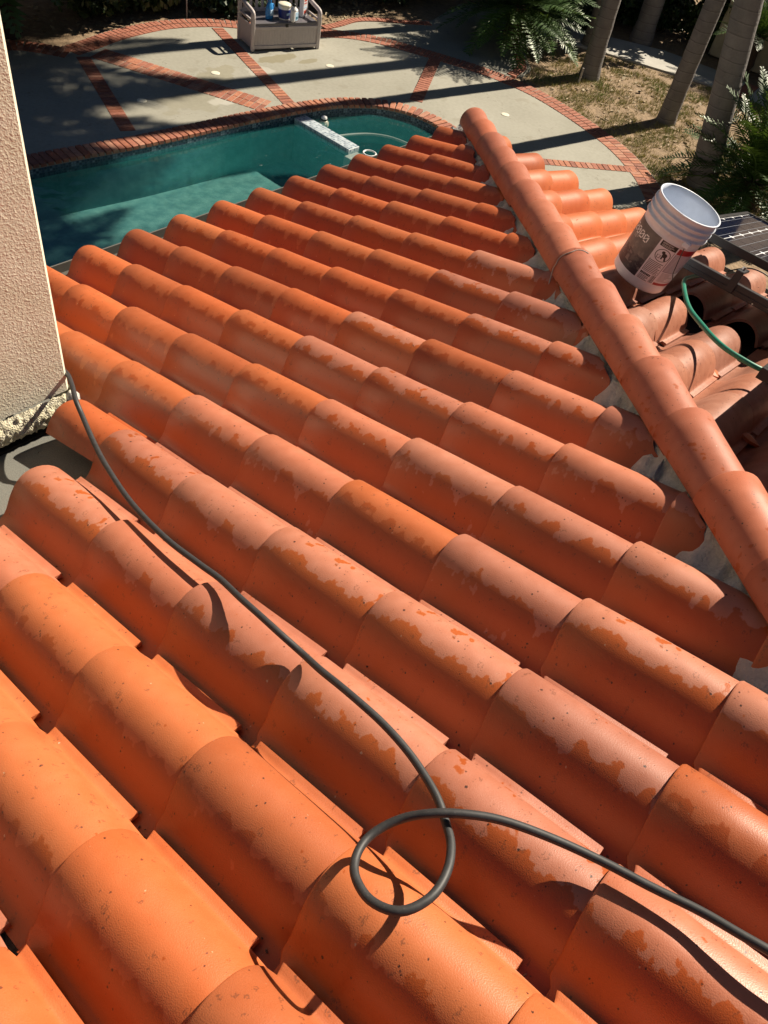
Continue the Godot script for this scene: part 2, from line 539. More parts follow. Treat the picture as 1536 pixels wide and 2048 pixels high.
	for k in range(0, 17):
		var t0 := 0.135 + step_t * k
		var m := begin()
		var L := 0.405
		var seg := 18
		var rr := [[0.0925, 0.0], [0.0965, 0.006], [0.0925, 0.10], [0.0825, L]]
		var bl: float = rng.randf() * 5.0
		for a in seg:
			var t1 := -0.12 + (PI + 0.24) * a / seg
			var t2 := -0.12 + (PI + 0.24) * (a + 1) / seg
			m.set_smooth_group(0)
			var f := func(ang: float, r: float, z: float) -> Vector3:
				return Vector3(-cos(ang) * r, sin(ang) * r * 1.02 - 0.016 * z / 0.31 + 0.001 * sin(z * 20.0 + bl), z)
			for s in 3:
				var r0: float = rr[s][0]
				var z0: float = rr[s][1]
				var r1: float = rr[s + 1][0]
				var z1: float = rr[s + 1][1]
				quad_uv(m, [f.call(t1, r1, z1), f.call(t2, r1, z1), f.call(t2, r0, z0), f.call(t1, r0, z0)], [Vector2(float(a) / seg, z1 / L), Vector2(float(a + 1) / seg, z1 / L), Vector2(float(a + 1) / seg, z0 / L), Vector2(float(a) / seg, z0 / L)])
			m.set_smooth_group(1)
			quad_uv(m, [f.call(t1, 0.079, 0.0), f.call(t2, 0.079, 0.0), f.call(t2, 0.072, L), f.call(t1, 0.072, L)], [Vector2(0, 0), Vector2(0.1, 0), Vector2(0.1, 1), Vector2(0, 1)])
			m.set_smooth_group(-1)
			quad_uv(m, [f.call(t1, 0.0915, 0.0), f.call(t2, 0.0915, 0.0), f.call(t2, 0.079, 0.0), f.call(t1, 0.079, 0.0)], [Vector2(0, 0), Vector2(0.1, 0), Vector2(0.1, 0.02), Vector2(0, 0.02)])
		for s: float in [0.0, 1.0]:
			var ang := -0.12 + (PI + 0.24) * s
			var q := [Vector3(-cos(ang) * 0.0915, sin(ang) * 0.0915, 0), Vector3(-cos(ang) * 0.079, sin(ang) * 0.079, 0), Vector3(-cos(ang) * 0.072, sin(ang) * 0.072 - 0.018, L), Vector3(-cos(ang) * 0.0845, sin(ang) * 0.0845 - 0.018, L)]
			if s > 0: q.reverse()
			quad_uv(m, q, [Vector2.ZERO, Vector2.ZERO, Vector2.ONE, Vector2.ONE])
		var kk: int = [11, 10, 11, 11, 10, 11, 10, 11, 12, 10, 12, 12, 10, 12, 11, 10, 11][k]
		var b := Basis(hip_right, hip_up, hip_right.cross(hip_up))
		var yaw := rng.randf_range(-0.02, 0.02)
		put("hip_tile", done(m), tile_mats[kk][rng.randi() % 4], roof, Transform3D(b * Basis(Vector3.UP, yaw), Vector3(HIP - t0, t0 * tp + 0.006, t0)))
	# tie wire round one hip tile
	var wp: Array = []
	for k in 8:
		var ang := 0.02 + 1.9 * k / 7.0
		wp.append(Vector3(HIP - 1.93, 1.93 * tp + 0.006, 1.93) + hip_right * (-cos(ang) * 0.0965) + hip_up * (sin(ang) * 0.0965) + hip_dir * (0.006 * sin(k * 2.0)))
	wp.push_front(wp[0] + Vector3(-0.05, -0.07, 0.03))
	st = begin()
	tube(st, spline(wp, 4), [0.0025], 6)
	put("tie_wire", done(st), M.wire, roof)

func build_house() -> void:
	var house := thing("house", "low stucco house under an orange clay barrel tile hip roof beside the pool", "house")
	build_roof(house)
	# outside walls below the eaves
	var st := begin()
	cbox(st, Vector3(-4.6, (G - 0.27) * 0.5, 4.7), Vector3(8.8, -G - 0.27, 9.8), 0.01)
	put("outer_wall", done(st), M.stucco, house)
	# gutters: open metal troughs along both eaves
	for side in 2:
		st = begin()
		var pr := [Vector2(0.0, -0.13), Vector2(0.0, -0.25), Vector2(0.08, -0.25), Vector2(0.115, -0.18), Vector2(0.115, -0.135), Vector2(0.100, -0.130), Vector2(0.104, -0.18), Vector2(0.076, -0.238), Vector2(0.01, -0.238), Vector2(0.01, -0.13)]
		for i in pr.size():
			var a: Vector2 = pr[i]
			var b: Vector2 = pr[(i + 1) % pr.size()]
			if side == 0:
				quad(st, Vector3(-8.9, a.y, -0.005 - a.x), Vector3(0.44, a.y, -0.005 - a.x), Vector3(0.44, b.y, -0.005 - b.x), Vector3(-8.9, b.y, -0.005 - b.x))
			else:
				quad(st, Vector3(HIP + 0.005 + a.x, a.y, 8.9), Vector3(HIP + 0.005 + a.x, a.y, -0.12), Vector3(HIP + 0.005 + b.x, b.y, -0.12), Vector3(HIP + 0.005 + b.x, b.y, 8.9))
		put("gutter", done(st), M.gutter, house)
	# stucco stack that rises from the roof
	st = begin()
	cbox(st, Vector3(-5.205, 1.95, 0.30), Vector3(3.39, 3.40, 1.60), 0.012)
	var stack := put("stucco_wall", done(st), M.stucco, house)
	# its broken foot: a lumpy band of old mortar
	var nz := FastNoiseLite.new()
	nz.seed = 11; nz.frequency = 14.0; nz.fractal_octaves = 4
	st = begin()
	st.set_smooth_group(0)
	var prev: Array = []
	for i in 121:
		var x := -4.25 + 0.745 * i / 120.0 + 0.004
		var line: Array = []
		for k in 11:
			var f := k / 10.0
			var y := lerpf(0.262, 0.152, f)
			if k == 0: y += 0.012 * nz.get_noise_1d(x * 3.0)
			var zz := 1.108 + 0.022 * sin(f * PI) + (0.0 if (k == 0 or k == 10) else 0.016 * nz.get_noise_2d(x * 2.2, y * 3.0) + 0.006 * nz.get_noise_2d(x * 8.0, y * 9.0))
			if k == 10: zz = 1.09
			line.append(Vector3(x, y, zz))
		if i > 0:
			for k in 10:
				quad(st, prev[k + 1], line[k + 1], line[k], prev[k])
		prev = line
	st.set_smooth_group(-1)
	for k in 10:
		quad(st, prev[k], prev[k + 1], Vector3(prev[k + 1].x, prev[k + 1].y, 0.95), Vector3(prev[k].x, prev[k].y, 0.95))
	put("wall_foot", done(st), M.old_mortar, stack)
	st = begin()
	cbox(st, Vector3(-3.518, 0.235, 1.118), Vector3(0.05, 0.06, 0.05), 0.018)
	cbox(st, Vector3(-3.535, 0.195, 1.126), Vector3(0.06, 0.06, 0.04), 0.016, Transform3D.IDENTITY)
	put("mortar_lump", done(st), M.mortar, stack)
	# steel lintel strip and flashing under the foot
	st = begin()
	cbox(st, Vector3(-4.6, 0.135, 1.085), Vector3(2.2, 0.016, 0.06), 0.003)
	put("flashing", done(st), M.black_felt, stack)

# ---------- yard ----------
func outline(pts: Array, n: int) -> PackedVector2Array:
	var v: Array = []
	for p: Vector2 in pts: v.append(Vector3(p.x, 0, p.y))
	var out := PackedVector2Array()
	for p in spline(v, n): out.append(Vector2(p.x, p.z))
	return out

var pool_far: Array = [Vector2(-6.5, -6.85), Vector2(-2.5, -6.65), Vector2(0.43, -6.44), Vector2(1.91, -6.26), Vector2(2.95, -6.18), Vector2(4.05, -6.12), Vector2(5.26, -5.98), Vector2(5.85, -5.80), Vector2(6.28, -5.54), Vector2(6.52, -5.22), Vector2(6.63, -4.88), Vector2(6.62, -4.5), Vector2(6.5, -4.1), Vector2(6.1, -3.6), Vector2(5.5, -3.2), Vector2(4.9, -2.6), Vector2(4.6, -1.9)]
var ring: Array = [Vector2(2.95, -9.42), Vector2(3.35, -9.52), Vector2(4.1, -9.72), Vector2(5.1, -9.80), Vector2(5.95, -9.60), Vector2(6.5, -9.28), Vector2(7.1, -8.78), Vector2(7.78, -8.38), Vector2(8.25, -8.08), Vector2(8.68, -7.56), Vector2(9.12, -6.68), Vector2(9.52, -5.66), Vector2(9.65, -4.63), Vector2(9.48, -3.58), Vector2(9.12, -2.50), Vector2(8.64, -1.72), Vector2(8.15, -1.18), Vector2(7.4, -0.55)]
var ring_left: Array = [Vector2(-1.5, -9.0), Vector2(0.4, -9.6), Vector2(1.6, -9.95), Vector2(2.2, -9.98), Vector2(2.6, -9.7), Vector2(2.9, -9.34)]
var link: Array = [Vector2(7.98, -8.62), Vector2(8.35, -8.62), Vector2(8.9, -8.68), Vector2(9.35, -8.56), Vector2(9.95, -8.22), Vector2(10.45, -7.95)]

var laid: Array = []   # every brick of the patio: [transform, size, material]
func lay(at: Vector2, ang: float, size: Vector3, y: float) -> void:
	var b := Basis(Vector3.UP, ang + rng.randf_range(-0.015, 0.015)) * Basis.from_euler(Vector3(rng.randf_range(-0.006, 0.006), 0, rng.randf_range(-0.006, 0.006)))
	laid.append([Transform3D(b.scaled_local(size), Vector3(at.x, y + rng.randf_range(-0.0015, 0.0015), at.y)), rng.randi() % brick_mats.size()])

func lay_course(path: PackedVector2Array, offs: Array, across: float, along: float, y: float, into: Callable) -> void:
	# bricks side by side along a path, one row for each offset
	for off: float in offs:
		var carry := along * 0.5
		for i in path.size() - 1:
			var a := path[i]
			var b := path[i + 1]
			var d := (b - a)
			var l := d.length()
			if l < 1e-5: continue
			d /= l
			var nrm := Vector2(-d.y, d.x)
			while carry < l:
				var p := a + d * carry + nrm * off
				into.call(p, -atan2(d.y, d.x), Vector3(along - 0.013, 0.04, across - 0.012), y)
				carry += along
			carry -= l

func build_yard() -> void:
	# earth to the horizon
	struct("ground", sheet(PackedVector2Array([Vector2(-300, -300), Vector2(300, -300), Vector2(300, 300), Vector2(-300, 300)]), G - 6.0, 0.0), M.soil)
	var pool_line := outline(pool_far, 5)
	var pool_poly := pool_line.duplicate()
	pool_poly.append(Vector2(4.2, -1.6)); pool_poly.append(Vector2(-6.5, -1.6))
	# garden soil: frame round the pool, cut so that the basin stays open
	var soil_out: Array = [PackedVector2Array([Vector2(-60, -60), Vector2(60, -60), Vector2(60, -3.9), Vector2(-60, -3.9)]), PackedVector2Array([Vector2(-60, -3.9), Vector2(60, -3.9), Vector2(60, 60), Vector2(-60, 60)])]
	var st := SurfaceTool.new()
	st.begin(Mesh.PRIMITIVE_TRIANGLES)
	for half: PackedVector2Array in soil_out:
		for part: PackedVector2Array in Geometry2D.clip_polygons(half, pool_poly):
			st.append_from(sheet(part, G - 0.04, 0.0, 0.2), 0, Transform3D.IDENTITY)
	struct("garden_soil", st.commit(), M.soil)
	# concrete patio
	var edge := outline(ring, 4)
	var patio := PackedVector2Array()
	for p in outline(ring_left, 4): patio.append(p + Vector2(0.0, -0.16))
	for i in edge.size():
		var d := (edge[mini(i + 1, edge.size() - 1)] - edge[maxi(i - 1, 0)]).normalized()
		patio.append(edge[i] + Vector2(d.y, -d.x) * 0.21)
	patio.append(Vector2(6.0, 0.2)); patio.append(Vector2(3.0, 0.5)); patio.append(Vector2(-6.8, 0.5)); patio.append(Vector2(-6.8, -9.0))
	st = SurfaceTool.new()
	st.begin(Mesh.PRIMITIVE_TRIANGLES)
	for half: PackedVector2Array in [PackedVector2Array([Vector2(-30, -30), Vector2(30, -30), Vector2(30, -3.9), Vector2(-30, -3.9)]), PackedVector2Array([Vector2(-30, -3.9), Vector2(30, -3.9), Vector2(30, 30), Vector2(-30, 30)])]:
		for q: PackedVector2Array in Geometry2D.intersect_polygons(patio, half):
			for part: PackedVector2Array in Geometry2D.clip_polygons(q, pool_poly):
				st.append_from(sheet(part, G, 0.12, 1.0 / 13.0, Vector2(0.3, 0.85)), 0, Transform3D.IDENTITY)
	var deck := struct("patio", st.commit(), M.concrete)
	# walk that leaves the patio at the far corner, and the garden path beyond the palms
	struct("walk", sheet(PackedVector2Array([Vector2(7.95, -8.66), Vector2(8.4, -8.72), Vector2(8.95, -8.76), Vector2(9.4, -8.62), Vector2(10.0, -8.28), Vector2(10.7, -8.05), Vector2(12.2, -8.5), Vector2(14.2, -8.0), Vector2(12.4, -6.6), Vector2(11.2, -5.9), Vector2(10.6, -5.35), Vector2(10.12, -5.22), Vector2(9.80, -5.40), Vector2(9.62, -6.1), Vector2(9.30, -6.9), Vector2(8.9, -7.7), Vector2(8.4, -8.25)]), G - 0.008, 0.1, 1.0 / 13.0, Vector2(0.1, 0.4)), M.concrete)
	struct("path", sheet(PackedVector2Array([Vector2(12.2, -7.2), Vector2(13.3, -5.1), Vector2(13.85, -3.75), Vector2(14.3, -2.6), Vector2(14.3, -1.3), Vector2(14.2, 4.0), Vector2(15.3, 4.0), Vector2(15.3, -2.1), Vector2(15.2, -3.5), Vector2(15.0, -4.6), Vector2(14.4, -5.6), Vector2(13.4, -7.4)]), G - 0.004, 0.1, 1.0 / 13.0, Vector2(0.5, 0.1)), M.pale_concrete)

	# brick courses let into the patio
	var y := G - 0.012
	lay_course(edge, [-0.1, 0.1], 0.2, 0.1, y, lay)
	lay_course(outline(ring_left, 4), [-0.1, 0.1], 0.2, 0.1, y, lay)
	lay_course(outline(link, 4), [0.0], 0.2, 0.1, y, lay)
	lay_course(outline([Vector2(9.9, -5.36), Vector2(10.2, -5.42), Vector2(10.55, -5.55), Vector2(11.0, -5.95)], 4), [0.0], 0.2, 0.1, y, lay)
	lay_course(PackedVector2Array([Vector2(3.02, -9.15), Vector2(2.10, -6.72)]), [0.0], 0.23, 0.1, y, lay)
	lay_course(PackedVector2Array([Vector2(3.32, -9.20), Vector2(4.52, -6.42)]), [-0.115, 0.115], 0.23, 0.1, y, lay)
	lay_course(PackedVector2Array([Vector2(5.95, -9.35), Vector2(4.92, -6.34)]), [0.0], 0.23, 0.1, y, lay)
	lay_course(PackedVector2Array([Vector2(9.05, -6.60), Vector2(7.06, -5.42)]), [0.0], 0.24, 0.1, y, lay)
	lay_course(PackedVector2Array([Vector2(6.9, -3.15), Vector2(8.62, -1.78)]), [0.0], 0.22, 0.1, y, lay)
	lay_course(PackedVector2Array([Vector2(14.25, -2.3), Vector2(15.25, -2.45)]), [0.0], 0.3, 0.1, y + 0.002, lay)
	var eye := Vector3(-4.55, 2.17, 3.1)
	laid.sort_custom(func(a: Array, b: Array) -> bool: return a[0].origin.distance_squared_to(eye) < b[0].origin.distance_squared_to(eye))
	var brick := box_mesh(Vector3.ONE, 0.035)
	var far := SurfaceTool.new()
	far.begin(Mesh.PRIMITIVE_TRIANGLES)
	var few := 0
	for i in laid.size():
		if i < 298:
			put("brick", brick, brick_mats[laid[i][1]], deck, laid[i][0])
		else:
			far.append_from(brick, 0, laid[i][0]); few += 1
	if few:
		var rest := put("far_bricks", far.commit(), brick_mats[1], deck)
		rest.set_meta("kind", "stuff")
	# round drain lids and lights let into the concrete
	var lid := begin()
	lathe(lid, [Vector2(0.075, -0.004), Vector2(0.075, 0.004), Vector2(0.070, 0.006), Vector2(0.03, 0.006), Vector2(0.0, 0.006)], 20)
	var lid_mesh := done(lid)
	var said := ["round cream drain lid in the concrete between two brick bands", "round cream drain lid in the concrete nearest the left brick band", "round pale drain lid in the concrete right of the storage bench", "round white drain lid in the open concrete behind the hip end"]
	var k := 0
	for p: Vector2 in [Vector2(4.60, -7.79), Vector2(2.88, -7.45), Vector2(6.72, -7.19), Vector2(8.23, -4.29)]:
		var o := put("drain_lid", lid_mesh, M.cream, self, Transform3D(Basis.IDENTITY, Vector3(p.x, G, p.y)))
		tag(o, said[k], "drain lid", "round drain lids in the patio")
		k += 1
	build_pool(pool_line, pool_poly)

func build_pool(line: PackedVector2Array, poly: PackedVector2Array) -> void:
	var pool := thing("swimming_pool", "kidney shaped pool and spa with brick coping and a blue mosaic waterline", "pool")
	var deep := -3.95
	var st := begin()
	st.append_from(sheet(poly, deep, 0.0), 0, Transform3D.IDENTITY)
	var lo := SurfaceTool.new()
	lo.begin(Mesh.PRIMITIVE_TRIANGLES)
	lo.append_from(sheet(poly, deep, 0.0), 0, Transform3D.IDENTITY)
	var walls := begin()
	for i in poly.size():
		var a := poly[i]
		var b := poly[(i + 1) % poly.size()]
		quad(walls, Vector3(a.x, deep, a.y), Vector3(b.x, deep, b.y), Vector3(b.x, G - 0.05, b.y), Vector3(a.x, G - 0.05, a.y))
	lo.append_from(done(walls), 0, Transform3D.IDENTITY)
	put("basin", lo.commit(), M.plaster, pool)
	# coping bricks
	var copings: Array = []
	lay_course(line, [-0.135], 0.31, 0.102, G + 0.004, func(p: Vector2, ang: float, size: Vector3, y: float) -> void: copings.append([p, ang, size, y]))
	var brick := box_mesh(Vector3.ONE, 0.09)
	for c: Array in copings:
		if c[0].x < -1.2 or c[0].y > -3.6: continue
		var s: Vector3 = c[2]
		s.y = 0.055
		var b := Basis(Vector3.UP, c[1] + rng.randf_range(-0.02, 0.02)).scaled_local(s)
		put("coping_brick", brick, brick_mats[rng.randi() % brick_mats.size()], pool, Transform3D(b, Vector3(c[0].x, c[3] + rng.randf_range(-0.002, 0.002), c[0].y)))
	# mosaic band at the waterline
	st = begin()
	var run := 0.0
	for i in line.size() - 1:
		var a := line[i]
		var b := line[i + 1]
		var d := (b - a).normalized()
		var inn := Vector2(-d.y, d.x) * 0.006
		var l := a.distance_to(b)
		a += inn; b += inn
		quad_uv(st, [Vector3(a.x, G - 0.16, a.y), Vector3(b.x, G - 0.16, b.y), Vector3(b.x, G - 0.03, b.y), Vector3(a.x, G - 0.03, a.y)], [Vector2(run, 0.18) / 0.6, Vector2(run + l, 0.18) / 0.6, Vector2(run + l, 0.03) / 0.6, Vector2(run, 0.03) / 0.6])
		run += l
	put("mosaic_band", done(st), M.mosaic, pool)
	# wall between pool and spa, its lower spillway and the raised spa floor
	st = begin()
	cbox(st, Vector3(4.86, -4.11, -5.42), Vector3(0.235, 1.48, 1.22), 0.01)
	put("divider_wall", done(st), M.plaster, pool)
	st = begin()
	cbox(st, Vector3(4.86, -3.315, -5.42), Vector3(0.25, 0.11, 1.22), 0.008)
	put("divider_cap", done(st), M.mosaic_pale, pool)
	st = begin()
	cbox(st, Vector3(4.78, -4.06, -4.50), Vector3(0.30, 1.46, 0.62), 0.012)
	cbox(st, Vector3(4.70, -4.15, -3.0), Vector3(0.28, 1.46, 2.4), 0.012)
	put("spillway", done(st), M.pale_stone, pool)
	st = begin()
	cbox(st, Vector3(5.85, -3.95, -4.0), Vector3(1.66, 0.3, 3.4), 0.02)
	put("spa_floor", done(st), M.plaster_green, pool)
	st = begin()
	tube(st, spline([Vector3(5.05, -3.50, -5.64), Vector3(5.5, -3.50, -5.55), Vector3(5.9, -3.50, -5.38), Vector3(6.15, -3.50, -5.1), Vector3(6.25, -3.50, -4.7)], 5), [0.022], 8)
	put("spa_seat_edge", done(st), M.pale_stone, pool)
	var water := struct("pool_water", sheet(poly, G - 0.10, 0.0, 0.5), M.water)
	water.position.y = 0.0
	# things on the divider
	st = begin()
	var ringp := PackedVector3Array()
	for k in 25:
		ringp.append(Vector3(cos(TAU * k / 24.0) * 0.10, 0, sin(TAU * k / 24.0) * 0.10))
	tube(st, ringp, [0.014], 8, false)
	tag(put("skimmer_ring", done(st), M.white_plastic, self, Transform3D(Basis.IDENTITY, Vector3(5.02, G - 0.10, -4.62))), "white plastic ring lying beside the pool spillway", "ring")
	var fl := thing("chlorine_floater", "small cream floater with dark band beside the pool divider", "pool floater", Vector3(5.19, G - 0.17, -5.80))
	st = begin()
	lathe(st, [Vector2(0.0, -0.03), Vector2(0.07, -0.03), Vector2(0.085, 0.0), Vector2(0.08, 0.05), Vector2(0.05, 0.075)], 18)
	put("float_body", done(st), M.cream, fl)
	st = begin()
	lathe(st, [Vector2(0.05, 0.075), Vector2(0.052, 0.105)], 18)
	put("float_band", done(st), M.black_plastic, fl)
	st = begin()
	lathe(st, [Vector2(0.05, 0.105), Vector2(0.045, 0.13), Vector2(0.02, 0.145), Vector2(0.0, 0.147)], 18)
	put("float_cap", done(st), M.white_plastic, fl)

# ---------- plants ----------
func frond_mesh(length: float, pairs: int, leaf: float, width: float, droop: float, seed_: int) -> ArrayMesh:
	# a feather leaf: arched rib with narrow leaflets to both sides; grows along +x, arching down
	var r := RandomNumberGenerator.new()
	r.seed = seed_
	var st := begin()
	var rib := PackedVector3Array()
	var radii: Array = []
	for i in 13:
		var f := i / 12.0
		rib.append(Vector3(length * (f - 0.18 * droop * f * f), length * (0.25 * f - droop * f * f * 0.75), 0.04 * length * sin(f * 3.0 + seed_)))
		radii.append(lerpf(0.012, 0.002, f) * length * 0.9)
	tube(st, rib, radii, 5, false)
	for i in pairs:
		var f := 0.10 + 0.89 * i / (pairs - 1.0)
		var x := f * 12.0
		var i0 := mini(int(x), 11)
		var p := rib[i0].lerp(rib[i0 + 1], x - i0)
		var d := (rib[i0 + 1] - rib[i0]).normalized()
		var up := Vector3(0, 0, 1).cross(d).normalized()
		if up.y < 0: up = -up
		var ll := leaf * sin(PI * clampf(f * 0.86 + 0.13, 0.0, 1.0)) * r.randf_range(0.85, 1.1) + 0.02
		for s: float in [-1.0, 1.0]:
			var out := (Vector3(0, 0, s) * 0.86 + d * 0.45 + up * r.randf_range(0.05, 0.35)).normalized()
			var tip := p + out * ll - Vector3(0, ll * 0.22 * r.randf(), 0)
			var mid := p.lerp(tip, 0.45) + up * ll * 0.04
			var w := d * width * 0.5
			tri(st, p - w * 0.4, mid - w, mid + w)
			tri(st, p - w * 0.4, mid + w, p + w * 0.4)
			tri(st, mid - w, tip, mid + w)
	return done(st)

var fronds := {}
func feather_plant(called: String, label: String, category: String, at: Vector3, trunk_h: float, trunk_r: float, count: int, key: String, size: float, up0: float, up1: float, mats: Array, group := "") -> Node3D:
	var o := thing(called, label, category, at, 0.0, group)
	var st := begin()
	var path := PackedVector3Array()
	var rad: Array = []
	for i in 9:
		path.append(Vector3(0, -0.1 + (trunk_h + 0.1) * i / 8.0, 0))
		rad.append(trunk_r * (1.0 + 0.15 * sin(i * 2.4)))
	tube(st, path, rad, 12)
	put("trunk", done(st), M.bark, o)
	for i in count:
		var f := (i + 0.5) / count
		var yaw := i * 2.39996 + rng.randf_range(-0.15, 0.15)
		var lift := lerpf(up1, up0, f) + rng.randf_range(-0.12, 0.12)
		var b := Basis(Vector3.UP, yaw) * Basis(Vector3(0, 0, 1), lift) * Basis(Vector3.RIGHT, rng.randf_range(-0.3, 0.3))
		var s := size * rng.randf_range(0.85, 1.1)
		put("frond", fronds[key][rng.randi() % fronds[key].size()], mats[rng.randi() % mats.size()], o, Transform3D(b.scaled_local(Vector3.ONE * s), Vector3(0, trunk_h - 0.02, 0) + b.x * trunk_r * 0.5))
	return o

func palm_tree(label: String, at: Vector3, lean: Vector3, h: float, r0: float, r1: float, count := 22, size := 1.0) -> void:
	var o := thing("palm_tree", label, "palm tree", at, 0.0, "palms round the lawn")
	var st := begin()
	var path := PackedVector3Array()
	var rad: Array = []
	var n := 44
	for i in n + 1:
		var f := float(i) / n
		var yy := -0.25 + (h + 0.25) * f
		path.append(Vector3(lean.x * f + 0.03 * sin(f * 7.0 + at.x), yy, lean.z * f + 0.03 * cos(f * 6.0 + at.z)))
		var flare := 0.20 * exp(-maxf(yy, 0.0) * 4.5)
		rad.append(lerpf(r0, r1, sqrt(f)) * (1.0 + 0.018 * sin(i * 2.7) + (0.012 if i % 2 else -0.012)) + flare * r0)
	tube(st, path, rad, 20)
	put("trunk", done(st), M.palm_bark, o)
	var crown := Vector3(lean.x, h, lean.z)
	st = begin()
	lathe(st, [Vector2(r1 * 1.02, -0.1), Vector2(r1 * 1.35, 0.25), Vector2(r1 * 1.2, 0.7), Vector2(r1 * 0.7, 1.2), Vector2(0.03, 1.5)], 14, Transform3D(Basis.IDENTITY, crown))
	put("crownshaft", done(st), M.green_stem, o)
	for i in count:
		var f := (i + 0.5) / count
		var b := Basis(Vector3.UP, i * 2.39996 + rng.randf_range(-0.2, 0.2)) * Basis(Vector3(0, 0, 1), lerpf(1.15, -0.25, f) + rng.randf_range(-0.1, 0.1)) * Basis(Vector3.RIGHT, rng.randf_range(-0.4, 0.4))
		put("frond", fronds.palm[rng.randi() % 3], M.palm_leaf, o, Transform3D(b.scaled_local(Vector3.ONE * size * rng.randf_range(0.85, 1.1)), crown + Vector3(0, 1.0, 0)))

var leaf_mesh: ArrayMesh
func shrub(called: String, label: String, at: Vector3, size: Vector3, count: int, leaf: float, mat_: Material, seed_: int) -> void:
	var o := thing(called, label, "shrub", at, 0.0)
	var r := RandomNumberGenerator.new()
	r.seed = seed_
	var st := begin()
	for k in 5:
		var a := r.randf() * TAU
		var e := Vector3(cos(a) * size.x * 0.3, size.y * 0.75, sin(a) * size.z * 0.3)
		tube(st, spline([Vector3(cos(a) * 0.06, -0.08, sin(a) * 0.06), e * 0.5 + Vector3(0.05, 0, 0), e], 4), [0.03, 0.028, 0.026, 0.024, 0.02, 0.018, 0.014, 0.012, 0.008], 6)
	put("stem", done(st), M.bark, o)
	var lumps: Array = []
	for k in 20:
		var d := Vector3(r.randf_range(-1, 1), r.randf_range(-1, 1), r.randf_range(-1, 1))
		lumps.append([Vector3(d.x * size.x * 0.36, size.y * 0.45 + d.y * size.y * 0.40, d.z * size.z * 0.36), r.randf_range(0.22, 0.40)])
	var mm := MultiMesh.new()
	mm.transform_format = MultiMesh.TRANSFORM_3D
	mm.use_colors = true
	mm.mesh = leaf_mesh
	mm.instance_count = count
	for i in count:
		var l: Array = lumps[r.randi() % lumps.size()]
		var dir := Vector3(r.randfn(), r.randfn(), r.randfn()).normalized()
		var p: Vector3 = l[0] + dir * Vector3(size.x, size.y * 0.7, size.z) * l[1] * (0.55 + 0.45 * sqrt(r.randf()))
		p.y = absf(p.y - 0.05) + 0.05
		var b := Basis.looking_at(dir + Vector3(r.randfn(), r.randfn() - 0.4, r.randfn()) * 0.6, Vector3(0.1, 1, 0.2).normalized()) * Basis(Vector3(0, 0, 1), r.randf() * TAU)
		mm.set_instance_transform(i, Transform3D(b.scaled_local(Vector3.ONE * leaf * r.randf_range(0.6, 1.25)), p))
		var t := r.randf_range(0.55, 1.2)
		mm.set_instance_color(i, Color(t, t * r.randf_range(0.9, 1.05), t * r.randf_range(0.7, 1.0)))
	var f := MultiMeshInstance3D.new()
	f.name = "foliage"
	f.multimesh = mm
	f.material_override = mat_
	f.set_meta("kind", "stuff")
	o.add_child(f, true)

func canopy_tree(label: String, at: Vector3, h: float, size: Vector3, seed_: int) -> void:
	var o := thing("leafy_tree", label, "tree", at)
	var r := RandomNumberGenerator.new()
	r.seed = seed_
	var st := begin()
	tube(st, spline([Vector3(0, -0.1, 0), Vector3(0.08, h * 0.3, 0.05), Vector3(0, h * 0.7, 0)], 6), [0.17, 0.16, 0.15, 0.145, 0.14, 0.135, 0.13, 0.125, 0.12, 0.115, 0.11, 0.10, 0.09], 10)
	var lumps: Array = []
	for k in 16:
		var d := Vector3(r.randf_range(-1, 1), r.randf_range(-0.7, 1), r.randf_range(-1, 1))
		var c := Vector3(d.x * size.x * 0.38, h + d.y * size.y * 0.36, d.z * size.z * 0.38)
		lumps.append([c, r.randf_range(0.14, 0.26)])
		tube(st, spline([Vector3(0, h * 0.55, 0), Vector3(c.x * 0.4, lerpf(h * 0.6, c.y, 0.5), c.z * 0.4), c], 3), [0.06, 0.05, 0.045, 0.04, 0.03, 0.02, 0.01], 6)
	put("trunk", done(st), M.bark, o)
	var mm := MultiMesh.new()
	mm.transform_format = MultiMesh.TRANSFORM_3D
	mm.use_colors = true
	mm.mesh = leaf_mesh
	mm.instance_count = 7000
	for i in 7000:
		var l: Array = lumps[r.randi() % lumps.size()]
		var dir := Vector3(r.randfn(), r.randfn(), r.randfn()).normalized()
		var p: Vector3 = l[0] + dir * size * l[1] * (0.35 + 0.65 * sqrt(r.randf()))
		var b := Basis.looking_at(dir + Vector3(r.randfn(), r.randfn() - 0.4, r.randfn()) * 0.6, Vector3(0.1, 1, 0.2).normalized()) * Basis(Vector3(0, 0, 1), r.randf() * TAU)
		mm.set_instance_transform(i, Transform3D(b.scaled_local(Vector3.ONE * 0.2 * r.randf_range(0.6, 1.25)), p))
		var t := r.randf_range(0.55, 1.2)
		mm.set_instance_color(i, Color(t, t, t * 0.85))
	var f := MultiMeshInstance3D.new()
	f.name = "crown"
	f.multimesh = mm
	f.material_override = M.hedge_leaf
	f.set_meta("kind", "stuff")
	o.add_child(f, true)

